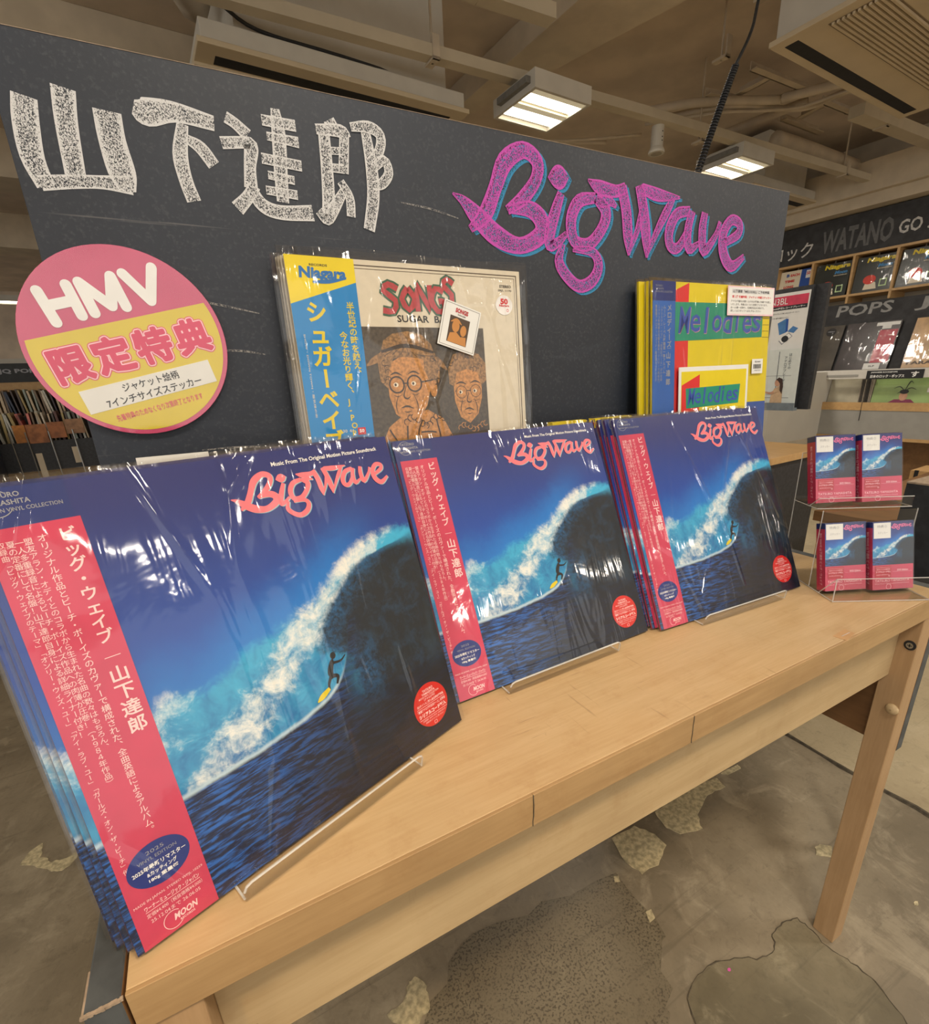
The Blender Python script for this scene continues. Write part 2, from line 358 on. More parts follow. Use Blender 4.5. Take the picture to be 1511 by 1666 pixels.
# ------------------------------------------------------------------ floor, ceiling and walls
def floor_mat(name, base, dark, light, speck=0):
    m, nt, b, o = newmat(name); co = coords(nt)
    a = noise(nt, co, 1.6, 6, .6, .4); c = noise(nt, co, 9, 6, .65, .8); f = noise(nt, co, 120, 3, .6)
    col = mixc(nt, a.st(.35, .68), dark, base); col = mixc(nt, c.st(.52, .74)*.5, col, light)
    s1 = noise(nt, coords(nt, scale=(3, 60, 1), rot=(0, 0, .9)), 1, 4, .6, .5)
    col = mixc(nt, s1.st(.60, .72)*.30, col, [x*.5 for x in dark])
    s3 = noise(nt, coords(nt, scale=(50, 4, 1), rot=(0, 0, .4), loc=(2, 0, 0)), 1, 5, .65, .8); col = mixc(nt, s3.st(.60, .74)*.22, col, light)
    g2 = noise(nt, co, 30, 8, .75, .5); col = mixc(nt, g2.st(.5, .68)*.38, col, [x*.62 for x in dark]); g3 = noise(nt, coords(nt, loc=(7, 3, 0)), 4.5, 8, .7, 1.2); col = mixc(nt, g3.st(.55, .66)*.35, col, light)
    if speck:
        sp = noise(nt, co, 210, 2, .5); col = mixc(nt, sp.st(.52, .60)*.85*c.st(.3, .5), col, rgb(74, 66, 52))
    col = mixc(nt, f.st(.3, .7)*.15, col, dark)
    nt.links.new(col, b.inputs['Base Color']); nt.links.new((c*.3+.32).v, b.inputs['Roughness'])
    bump(nt, b, c*.6+f*.2, .25, .004); return m
FLOOR = floor_mat('worn_concrete', rgb(156, 144, 122), rgb(116, 106, 88), rgb(182, 170, 146))
FLOOR2 = floor_mat('pale_concrete', rgb(186, 172, 142), rgb(160, 146, 118), rgb(204, 192, 164))
SPECK = floor_mat('speckled_concrete', rgb(132, 122, 100), rgb(110, 100, 82), rgb(146, 136, 112), 1)
REPAIR = floor_mat('repair_concrete', rgb(140, 130, 106), rgb(98, 90, 70), rgb(186, 176, 148))
CHIP = plain('cream_residue', rgb(184, 172, 138), .6, var=.30, nscale=90, bmp=.3)
CRACK = plain('crack_dark', rgb(84, 76, 62), .9, var=.3, nscale=80)
b = MB(); b.box(-9, 9, -8, 15, -.12-T, -T); fl = struct(b.build('floor', FLOOR))
random.seed(3)
def rag(pts, amp=.004, n=5, close=True):
    out = []; m = len(pts)
    for i in range(m if close else m-1):
        a, c = pts[i], pts[(i+1) % m]
        for k in range(n):
            t = k/n; out.append((a[0]+(c[0]-a[0])*t+random.uniform(-amp, amp), a[1]+(c[1]-a[1])*t+random.uniform(-amp, amp)))
    return out
b = MB(); b.prism([(1.64, -8), (9, -8), (9, 15), (1.64, 15)], -T, -T+.0006); b.build('pale_slab', FLOOR2, fl)
b = MB(); b.prism(rag([(.44, .40), (.80, .35), (.80, .20), (.72, .12), (.60, .02), (.40, -.05), (.20, .1), (.24, .3)], .012, 6), -T, -T+.0008); b.build('speckled_patch', SPECK, fl)
REP = [(.736, .085), (.778, .1), (.832, .104), (.881, .086), (.934, .056), (.969, .054), (.995, .077), (1.037, .08), (1.072, .069), (1.075, .046), (1.067, .005), (1.079, -.039), (1.079, -.08), (1.06, -.13), (1.0, -.19), (.86, -.2), (.73, -.12), (.70, .0)]
rr = rag(REP, .003, 4)
b = MB(); b.prism(rr, -T, -T+.0012); b.build('repair_patch', REPAIR, fl)
b = MB(); b.tube([(x, y, -T+.0008) for x, y in rr+[rr[0]]], [.0008+.0012*random.random() for _ in range(len(rr)+1)], 5); b.build('repair_crack', CRACK, fl)
b = MB()
for k in range(5):
    x, y = random.uniform(.8, 1.0), random.uniform(-.12, .05); pts = [(x, y)]
    for q in range(5): x += random.uniform(-.03, .035); y += random.uniform(-.03, .02); pts.append((x, y))
    b.tube([(c_[0], c_[1], -T+.0014) for c_ in cr(pts, 3)], .0009, 4)
del b
CH = dict(a=[(-.513,1.15),(-.502,1.192),(-.478,1.203),(-.472,1.151),(-.441,1.117),(-.413,1.11),(-.386,1.12),(-.385,1.096),(-.411,1.069),(-.439,1.084),(-.481,1.127)],
 b=[(1.026,.427),(1.084,.432),(1.195,.443),(1.283,.421),(1.271,.391),(1.204,.395),(1.122,.363),(1.093,.325),(1.032,.343),(1.015,.377)],
 c=[(1.308,.429),(1.383,.426),(1.378,.41),(1.319,.414)], d=[(.869,.428),(.947,.423),(.973,.378),(.975,.342),(.913,.314),(.86,.317),(.85,.361)],
 e=[(.795,.344),(.807,.34),(.799,.326),(.788,.332)], f=[(.797,.245),(.812,.242),(.805,.224),(.787,.223)], g=[(1.287,.147),(1.307,.146),(1.328,.128),(1.293,.112),(1.269,.134)],
 h=[(1.332,-.04),(1.342,-.044),(1.332,-.049),(1.325,-.044)], i=[(.293,.388),(.302,.359),(.298,.324),(.273,.313),(.249,.308),(.216,.351),(.254,.357),(.273,.381)])
for k, pts in CH.items():
    b = MB(); b.prism(rag(pts, .003 if len(pts) > 5 else .001, 4), -T, -T+.0018); b.build('glue_residue', CHIP, fl)
b = MB(); b.tube([(1.64+random.uniform(-.006, .006), -1+.06*k, -T+.001) for k in range(60)], [.004+.004*random.random() for _ in range(60)], 5); b.build('slab_joint', CRACK, fl)
b = MB(); b.disc(0, 0, .004, .004, 0, 10); b2 = MB(); b2.prism([(.853+.004*math.cos(a), .077+.003*math.sin(a)) for a in range(6)], -T+.0012, -T+.0022); b2.build('chalk_crumb', CH_M if 0 else ink('magenta', rgb(214, 92, 170)), fl)

CEIL = plain('ceiling_paint', rgb(206, 190, 170), .8, var=.12, nscale=3, bmp=.2)
CEILD = plain('ceiling_steel_paint', rgb(196, 182, 160), .65, var=.08, nscale=10)
b = MB(); b.box(-9, 9, -8, 15, 2.35, 2.5); struct(room(b.build('ceiling', CEIL)))
b = MB(); b.box(-9, 9, 13.6, 13.7, -T, 2.35); struct(room(b.build('wall_back', CEIL)))
b = MB(); b.box(6.55, 6.65, -8, 13.7, -T, 2.35); struct(room(b.build('wall_right', CREAMP)))
# tapered ceiling beam over the board, cross beams to the back, soffit beam along the right wall
b = MB(); b.prism([(2.455, -3.0), (3.9, -3.0), (2.97, 1.95), (2.60, 3.45), (2.455, 3.6)], 2.2, 2.35); o = room(b.build('trim_1', CREAMP, bevel=.004)); struct(o)
for k, (y0, y1, z0) in enumerate([(3.75, 4.15, 2.08), (5.6, 6.0, 2.02), (8.0, 8.4, 2.0)]):
    b = MB(); b.box(-6, 2.2, y0, y1, z0, 2.35); struct(room(b.build('trim_%d' % (k+2), CREAMP, bevel=.005)))
b = MB(); b.box(6.0, 6.55, -6, 8, 1.80, 2.05); b.box(6.06, 6.55, -6, 8, 1.70, 1.80); struct(room(b.build('trim_5', CREAMP, bevel=.004)))

# ------------------------------------------------------------------ display table
tb = empty('display_table', 'long pale wooden display table with scratched top and worn edges', 'table', (0, 0, 0))
L, D = 1.1238, .3948
b = MB(); b.box(0, L, .0032, .79, -.0363, 0); b.build('tabletop', MAPLE, tb, bevel=.001)
xs = [0, .312, .526, L]
for k in range(3):
    b = MB(); b.box(xs[k]+(.0001 if k else 0), xs[k+1]-.0001, 0, .0031, -.0363, 0); b.build('edge_board', MAPLE_E, tb, bevel=.0005)
b = MB(); b.box(.037, 1.0838, .03, .048, -.1568, -.0363); b.build('apron', MAPLE_A, tb, bevel=.001)
b = MB(); b.box(.037, 1.0838, .742, .760, -.1568, -.0363); b.build('apron', MAPLE_A, tb)
for x in (.01, 1.096):
    b = MB(); b.box(x, x+.018, .042, .750, -.1568, -.0363); b.build('side_apron', BROWNW, tb)
for x in (0.0004, 1.0838):
    for y in (.0028, .750):
        b = MB(); b.box(x, x+.0366, y, y+.0394, -T, -.0363); lg = b.build('leg', MAPLE_V, tb, bevel=.0015)
        if x > 1 and y < .1:
            b = MB(Matrix.Translation((1.0838, .0125, -.091)) @ Euler((0, math.radians(-90), 0)).to_matrix().to_4x4())
            n = 20; c_ = [(.0085*math.cos(6.2832*k/n), .0085*math.sin(6.2832*k/n)) for k in range(n)]
            b.prism(c_, 0, .0012); sc_ = b.build('screw_cup', DARK, lg)
            b = MB(b.M); b.prism([(p_[0]*.6, p_[1]*.6) for p_ in c_], .0012, .0022, 0); b.box(-.003, .003, -.0007, .0007, .0022, .0024, 1); b.box(-.0007, .0007, -.003, .003, .0022, .0024, 1)
            b.build('screw_head', [STEEL, DARK], lg)
            b = MB(Matrix.Translation((1.0838, .0125, -.217)) @ Euler((0, math.radians(-90), 0)).to_matrix().to_4x4())
            vs = []; fs = []
            for j, (r_, h_) in enumerate([(.0100, 0), (.0098, .002), (.0085, .0042), (.005, .0058), (.0008, .0064)]):
                vs += [(r_*math.cos(6.2832*k/16), r_*math.sin(6.2832*k/16), h_) for k in range(16)]
                if j: fs += [((j-1)*16+k, (j-1)*16+(k+1) % 16, j*16+(k+1) % 16, j*16+k) for k in range(16)]
            b.add(vs, fs); b.build('dowel_plug', MAPLE_A, lg, smooth=True)
for x, y0, zb in ((-.0225, 0, -.321), (1.1262, .004, -.321)):
    b = MB(); b.box(x, x+.0205, y0, .79, zb, -.0012); b.mi[5 if x > 0 else 3] = 1; o = b.build('end_panel', [plain('faded_black', rgb(72, 76, 78), .6, var=.25, nscale=40, bmp=.3), BROWNW], tb, bevel=.0015); o['label'] = 'black painted end panel'
WORN = plain('bare_edge', rgb(156, 138, 118), .7, var=.2, nscale=150)
b = MB()
for k in range(14):   # chipped bare edge of the black panel
    x = -.0225+.0205*k/13; b.box(x-.0009, x+.0009, -.0004-.0005*random.random(), .0012+.0006*random.random(), -.0020-.0012*random.random(), -.0008+.0003*random.random())
b.box(-.0232, -.0212, -.0004, .03, -.0030, -.0016); b.build('chipped_edge', WORN, tb)
b = MB(); b.prism([(.831, .0), (.862, .005), (.863, .019), (.829, .017)], 0, .0004); o = b.build('tape_scrap', plain('brown_tape', rgb(190, 150, 104), .35, var=.1), tb)
b = MB(); b.box(.838, .858, .0095, .0105, .0003, .0006); b.build('tape_glint', ACE, tb)
for x, zz in ((.312, 0), (.526, 0)):
    b = MB(); b.tube([(x+random.uniform(-.0006, .0006), -.0002, -.036+.006*k) for k in range(7)], .0005, 4); b.build('edge_crack', CRACK, tb)

# ------------------------------------------------------------------ blackboard with chalk lettering
m, nt, bb, o_ = newmat('blackboard'); co = coords(nt)
a1 = noise(nt, co, 2.2, 4, .6); a2 = noise(nt, coords(nt, scale=(3, 1, 14), rot=(0, .3, 0)), 1.6, 6, .65, 1); a3 = noise(nt, co, 300, 2)
c_ = mixc(nt, a1.st(.3, .7), rgb(31, 37, 47), rgb(39, 46, 58)); c_ = mixc(nt, a2.st(.55, .85)*.35, c_, rgb(74, 80, 90)); c_ = mixc(nt, a3.st(.5, .8)*.15, c_, rgb(110, 110, 112))
sc1 = noise(nt, coords(nt, scale=(2.5, 1, 110), rot=(0, -.1, 0)), 1, 3, .5, .3); c_ = mixc(nt, sc1.st(.73, .79)*.22, c_, rgb(170, 165, 160))
nt.links.new(c_, bb.inputs['Base Color']); bb.inputs['Roughness'].default_value = .5; bump(nt, bb, a3, .08, .001); BOARD = m
bd = empty('blackboard', 'large upright blackboard behind the records with chalk lettering', 'blackboard', (0, 0, 0))
b = MB(); b.box(.0074, 1.184, .3950, .4150, .0005, .6664); b.build('panel', BOARD, bd, bevel=.0008)
b = MB(); b.box(.0074, 1.184, .3947, .3951, .6661, .6666); b.build('worn_top_edge', WORN, bd)
STK = {"K":[[[0.0289,0.6167,0.019],[0.0247,0.5951,0.0203],[0.0226,0.5688,0.019],[0.0272,0.5462,0.0152]],[[0.0232,0.549,0.0127],[0.0505,0.5531,0.0117],[0.0735,0.5552,0.0117],[0.0982,0.5554,0.0167]],[[0.0604,0.6281,0.019],[0.0561,0.5998,0.0181],[0.0529,0.5579,0.0168]],[[0.0915,0.6154,0.0232],[0.0904,0.5928,0.0234],[0.0925,0.5652,0.0243],[0.0941,0.5491,0.0141]],[[0.1146,0.6223,0.0128],[0.1244,0.6197,0.0236],[0.1495,0.6238,0.0177],[0.186,0.6197,0.0135]],[[0.156,0.6151,0.0103],[0.1484,0.5879,0.0141],[0.1489,0.5665,0.0135],[0.1531,0.5471,0.0141]],[[0.1576,0.6023,0.0084],[0.1692,0.596,0.0129],[0.1789,0.5824,0.0129]],[[0.1981,0.6273,0.0112],[0.2069,0.6228,0.0112],[0.2176,0.6142,0.0129]],[[0.1898,0.6037,0.0112],[0.2164,0.6074,0.0112],[0.2193,0.6029,0.0146],[0.2151,0.5856,0.0122],[0.2128,0.5653,0.0141]],[[0.1952,0.5447,0.0146],[0.2074,0.5561,0.0122],[0.2176,0.5687,0.0112]],[[0.2127,0.5647,0.0122],[0.2225,0.5503,0.0145],[0.2417,0.5452,0.0146],[0.2776,0.548,0.0163]],[[0.2501,0.6426,0.0092],[0.2505,0.6212,0.0146],[0.2471,0.5838,0.0144],[0.245,0.5555,0.0132]],[[0.2344,0.6303,0.0101],[0.27,0.6302,0.011]],[[0.2375,0.6165,0.0079],[0.2711,0.6151,0.0106]],[[0.2285,0.5952,0.0103],[0.2712,0.5931,0.0106]],[[0.2328,0.5803,0.008],[0.2611,0.5781,0.0086]],[[0.2284,0.5656,0.0086],[0.2624,0.5642,0.0093]],[[0.3083,0.6418,0.0132],[0.3128,0.6332,0.0146]],[[0.2921,0.6307,0.0098],[0.3206,0.6329,0.0132],[0.3263,0.6264,0.0132]],[[0.3009,0.6286,0.0132],[0.3,0.5961,0.0139],[0.298,0.5655,0.0149],[0.2951,0.5496,0.0136]],[[0.3245,0.6291,0.0112],[0.3191,0.5924,0.0121]],[[0.3036,0.612,0.0073],[0.3218,0.6139,0.0078]],[[0.3014,0.5957,0.0086],[0.3203,0.5962,0.0092]],[[0.2845,0.5511,0.0099],[0.2935,0.5425,0.0112],[0.3032,0.5551,0.0129],[0.3167,0.5736,0.0092]],[[0.3143,0.5833,0.0092],[0.3235,0.5681,0.0106],[0.323,0.5483,0.0107]],[[0.3506,0.6374,0.0112],[0.3543,0.6029,0.0149],[0.3532,0.5712,0.0156],[0.3442,0.5361,0.0142]],[[0.3329,0.6386,0.0085],[0.3548,0.6419,0.012],[0.3686,0.6355,0.012],[0.3658,0.6198,0.0114],[0.3529,0.6073,0.0093]],[[0.3561,0.6015,0.0092],[0.3708,0.6112,0.0107],[0.3759,0.5992,0.0114],[0.3663,0.587,0.0114],[0.3541,0.5834,0.0092]]],"B":[[[0.4626,0.5876,0.0026],[0.4789,0.5804,0.0129],[0.4984,0.5652,0.0242],[0.5292,0.5443,0.0275],[0.5678,0.5349,0.0213],[0.6026,0.5499,0.0242],[0.6054,0.5688,0.0256],[0.5852,0.5812,0.0213],[0.549,0.5777,0.0092]],[[0.4874,0.5489,0.0092],[0.5114,0.5684,0.0213],[0.5282,0.6006,0.0199],[0.5447,0.6326,0.0238],[0.5744,0.6495,0.0201],[0.5975,0.6393,0.0205],[0.5954,0.6178,0.0183],[0.574,0.5939,0.0183],[0.5473,0.5764,0.0116]],[[0.6165,0.623,0.001],[0.6258,0.6241,0.0223],[0.6352,0.6252,0.0302],[0.6447,0.6263,0.0237],[0.6537,0.6274,0.0011]],[[0.6404,0.6069,0.0126],[0.6307,0.5834,0.0176],[0.6215,0.5577,0.0194],[0.6206,0.5386,0.0153],[0.6357,0.544,0.0129],[0.6521,0.5567,0.0082]],[[0.706,0.6076,0.014],[0.6744,0.6002,0.0183],[0.6597,0.5757,0.0194],[0.6669,0.5484,0.0183],[0.6961,0.5461,0.0183],[0.7214,0.5701,0.0183],[0.7267,0.5925,0.0204],[0.706,0.6076,0.014]],[[0.7161,0.6035,0.0161],[0.7359,0.6055,0.0125],[0.7479,0.5997,0.0054]],[[0.6463,0.5426,0.0071],[0.6381,0.5203,0.0161],[0.6524,0.5011,0.0173],[0.6789,0.4872,0.0183],[0.7053,0.4967,0.0192],[0.7163,0.518,0.0181],[0.7033,0.5354,0.014],[0.6641,0.5373,0.0079]],[[0.6896,0.6287,0.0031],[0.7117,0.6217,0.0193],[0.745,0.6202,0.0171],[0.765,0.6267,0.0148]],[[0.7567,0.6275,0.0194],[0.7689,0.5965,0.0204],[0.7755,0.5609,0.0192],[0.7798,0.5357,0.0047]],[[0.7781,0.5379,0.0062],[0.7947,0.5716,0.0107],[0.8029,0.5997,0.0124],[0.8069,0.618,0.008]],[[0.7938,0.6334,0.0178],[0.8065,0.6,0.0202],[0.8154,0.5639,0.0202],[0.8199,0.5348,0.005]],[[0.7999,0.6297,0.0147],[0.8371,0.6248,0.0186],[0.8869,0.6263,0.0037]],[[0.8181,0.5376,0.0062],[0.8423,0.5801,0.013],[0.8585,0.6049,0.0155],[0.8715,0.6238,0.0091]],[[0.9133,0.6101,0.0142],[0.8823,0.6024,0.0179],[0.8674,0.5774,0.0201],[0.8726,0.5561,0.0174],[0.8928,0.5551,0.0168],[0.9169,0.5863,0.0143]],[[0.919,0.6106,0.0156],[0.912,0.581,0.0181],[0.9193,0.5544,0.0168],[0.9453,0.5662,0.0067]],[[0.9506,0.6112,0.0155],[0.9483,0.5839,0.019],[0.9569,0.5533,0.0176],[0.9839,0.5792,0.0122],[0.9922,0.6016,0.0084]],[[1.0133,0.5711,0.0127],[1.0444,0.5864,0.017],[1.0457,0.6021,0.0161],[1.0218,0.6062,0.0175],[1.0037,0.5833,0.0211],[1.0105,0.5527,0.0219],[1.0364,0.534,0.0197],[1.0689,0.552,0.0103]]]}
b = MB()
for k, s_ in enumerate(STK['K']): b.ribbon(s_, .3946-.00004*k)
b.build('white_chalk_lettering', CH_W, bd)
b = MB()
for k, s_ in enumerate(STK['B']): b.ribbon([(x+.006, z-.003, w_) for x, z, w_ in s_], .3946-.00003*k)
b.build('cyan_chalk_shadow', CH_C, bd)
b = MB()
for k, s_ in enumerate(STK['B']): b.ribbon(s_, .3940-.00004*k)
b.build('magenta_chalk_lettering', CH_M, bd)
for x0, z0, x1, z1 in [(.10, .455, .20, .44), (.145, .40, .20, .395), (.11, .29, .2, .285), (.50, .46, .56, .452), (.39, .57, .47, .56)]:
    b = MB(); b.ribbon([(x0, z0, .0012), ((x0+x1)/2, (z0+z1)/2+.002, .0022), (x1, z1, .001)], .3945); b.build('chalk_smudge', CH_F, bd)

# ------------------------------------------------------------------ round notice
cx, cz, R_ = .0646, .4069, .0931
dk = empty('round_notice', 'round pink and yellow notice with white and pink lettering stuck on the blackboard', 'notice', (cx, .390, cz))
ang = math.radians(12.9); ca, sa = math.cos(ang), math.sin(ang)
def dm(dy=0): return MB(Matrix.Rotation(-ang, 4, 'Y') @ Matrix.Translation((0, dy, 0)))
DPINK = plain('pink_gloss', rgb(200, 74, 112), .22, var=.04, coat=.5); DYEL = plain('yellow_gloss', rgb(214, 192, 34), .22, var=.03, coat=.5)
b = dm(); n = 72; pts = [(R_*math.cos(6.2832*k/n), R_*math.sin(6.2832*k/n)) for k in range(n)]; b.prisy(pts, -.0015, .0015)
dsc = b.build('disc', DPINK, dk)
yl = .0235; r_i = .0885
b = dm(); a0 = math.asin(yl/r_i); b.poly([(r_i*math.cos(a), r_i*math.sin(a)) for a in np.linspace(math.pi-a0, 2*math.pi+a0, 60)], -.0018); b.build('yellow_field', DYEL, dk)
b = dm(); b.box(-.0657, .0652, -.0022, -.0018, -.0560, -.0320); b.build('white_label', PAPER, dk)
def dloc(x, z):
    x -= cx; z -= cz; return (x*ca+z*sa, -x*sa+z*ca)
b = dm()
for s_ in [[(-.0025, .4556), (.0059, .4275)], [(.0221, .4618), (.0286, .4341)], [(.003, .4425), (.0252, .448)], [(.0332, .4646), (.040, .4367)], [(.0332, .4646), (.0563, .4435)], [(.0563, .4435), (.0613, .4712)], [(.0613, .4712), (.0689, .443)], [(.0723, .4741), (.0925, .4493)], [(.0925, .4493), (.0996, .481)]]:
    P0 = [dloc(*q) for q in s_]; hy = -.0020-.00003*len(b.f)/40; b.ribbon([(P0[0][0], P0[0][1], .0098), (P0[1][0], P0[1][1], .0098)], hy)
    for j, q in enumerate(P0): b.disc(q[0], q[1], .0049, .0049, hy-.00001-.00001*j, 16)
b.build('white_letters', I_WH, dk)
def khead(rad, y, mat, nm):     # heavy rounded characters: the thin glyph swept round a circle
    b = dm(); x = -.0795
    for ch in '限定特典':
        v, f = glyph(ch, .006)
        for k in range(14 if rad > .0005 else 1):
            a = 6.2832*k/14; yy = y-.000004*k; b.add([(x+.0195+(q[0]-.5)*.0355+rad*math.cos(a), yy, -.0068+(q[1]-.36)*.0355+rad*math.sin(a)) for q in v], f)
        x += .0400
    b.build(nm, mat, dk)
khead(.0034, -.00190, I_PK2, 'pink_outline'); khead(.0026, -.00205, I_PK3, 'pale_outline'); khead(.0014, -.00220, I_PK2, 'pink_characters')
b = dm(); line(b, 'ジャケット絵柄', -.0267, -.0432, .0302, -.0345, -.0024, .012); line(b, '7インチサイズステッカー', -.0471, -.0548, .0498, -.0458, -.0024, .012); b.build('black_lettering', I_K, dk)
b = dm(); line(b, '先着特典のためなくなり次第終了となります', -.0454, -.0700, .0442, -.0630, -.0021, .008); b.build('small_red_lettering', I_PK2, dk)
b = dm(); b.M = Matrix.Rotation(-ang, 4, 'Y'); b.poly([(R_*.995*math.cos(6.2832*k/n), R_*.995*math.sin(6.2832*k/n)) for k in range(n)], -.0030)
b.build('laminate', film('laminate_film', 9.0, .35, .02), dk)

# ------------------------------------------------------------------ records
SZ = .315
def lpmat(x, y, z, yaw_, tilt, roll=0): return Matrix.Translation((x, y, z)) @ Matrix.Rotation(yaw_, 4, 'Z') @ Matrix.Rotation(-tilt, 4, 'X') @ Matrix.Rotation(-roll, 4, 'Y')
def sleeve(parent, art, edge, th=.0038, s=SZ, h=None, name='sleeve'):
    h = h or s; b = MB()
    b.add([(0,0,0),(s,0,0),(s,th,0),(0,th,0),(0,0,h),(s,0,h),(s,th,h),(0,th,h)], [(0,1,5,4)], 0, [[(0,0),(1,0),(1,1),(0,1)]])
    b.add([(0,0,0),(s,0,0),(s,th,0),(0,th,0),(0,0,h),(s,0,h),(s,th,h),(0,th,h)], [(0,3,2,1),(4,5,6,7),(1,2,6,5),(2,3,7,6)], 1)
    b.add([(0,0,0),(0,th,0),(0,0,h),(0,th,h)], [(1,0,2,3)], 0, [[(.0,0),(.012,0),(.012,1),(.0,1)]])
    return b.build(name, [art, edge], parent)
def bag(parent, mat, s=SZ, h=None, th=.0038, ex=.004, top=.004, seed=0):
    h = h or s; b = MB(); N = 26; rs = np.random.default_rng(seed)
    K_ = [(rs.uniform(-30, 30), rs.uniform(-25, 25), rs.uniform(0, 6.28)) for _ in range(7)]
    vs = []; x0, x1, z0, z1 = -ex*.6, s+ex, -.0005, h+top
    for j in range(N+1):
        for i in range(N+1):
            u_, v_ = i/N, j/N; e = min(u_, 1-u_, v_, 1-v_)*6; e = min(1, e)
            dz = sum(math.sin(a*u_+c*v_+p_) for a, c, p_ in K_)/7
            vs.append((x0+(x1-x0)*u_, -.0013-.0016*e*(1+dz)*.6 if e > 0 else -.0008, z0+(z1-z0)*v_+(.0015*math.sin(9*u_+seed) if j == N else 0)))
    b.add(vs, [(j*(N+1)+i, j*(N+1)+i+1, (j+1)*(N+1)+i+1, (j+1)*(N+1)+i) for j in range(N) for i in range(N)])
    n = len(b.v); yb = th+.0012
    b.add([(x0, yb, z0), (x1, yb, z0), (x1, yb, z1), (x0, yb, z1), (x0, -.0010, z0), (x0, -.0010, z1), (x1, -.001, z0), (x1, -.001, z1)], [(1, 0, 3, 2), (0, 4, 5, 3), (1, 2, 7, 6)])
    return b.build('plastic_bag', mat, parent, smooth=True)
# title lettering: the same hand-drawn letter shapes as on the board, fitted into the corner of the cover
src = np.array([[.4626, .5876, 1], [.5744, .664, 1], [.68, .4795, 1], [1.066, .55, 1]]); dst = np.array([[.482, .894], [.560, .956], [.634, .812], [.968, .874]])
AFF = np.linalg.lstsq(src, dst, rcond=None)[0]
def tstroke(s_, dx=0, dz=0): return [((x*AFF[0, 0]+z*AFF[1, 0]+AFF[2, 0])*SZ+dx, (x*AFF[0, 1]+z*AFF[1, 1]+AFF[2, 1])*SZ+dz, w_*.235) for x, z, w_ in s_]
COLS = [('盟友アラン・オディとのコラボから生まれた名曲の数々はもちろん、', .0725, .0148), ('一人多重録音によるビーチ・ボーイズ作品への肉薄が圧巻！（１９８４年作品）', .0585, .0148),
        ('夏の定番にして名盤！山下達郎自身による詳細ライナー付き！', .0455, .0148), ('収録曲「ビッグ・ウェイブのテーマ」「オンリー・ウィズ・ユー」「アイ・ラブ・ユー」「ガールズ・オン・ザ・ビーチ」他', .0315, .0129)]
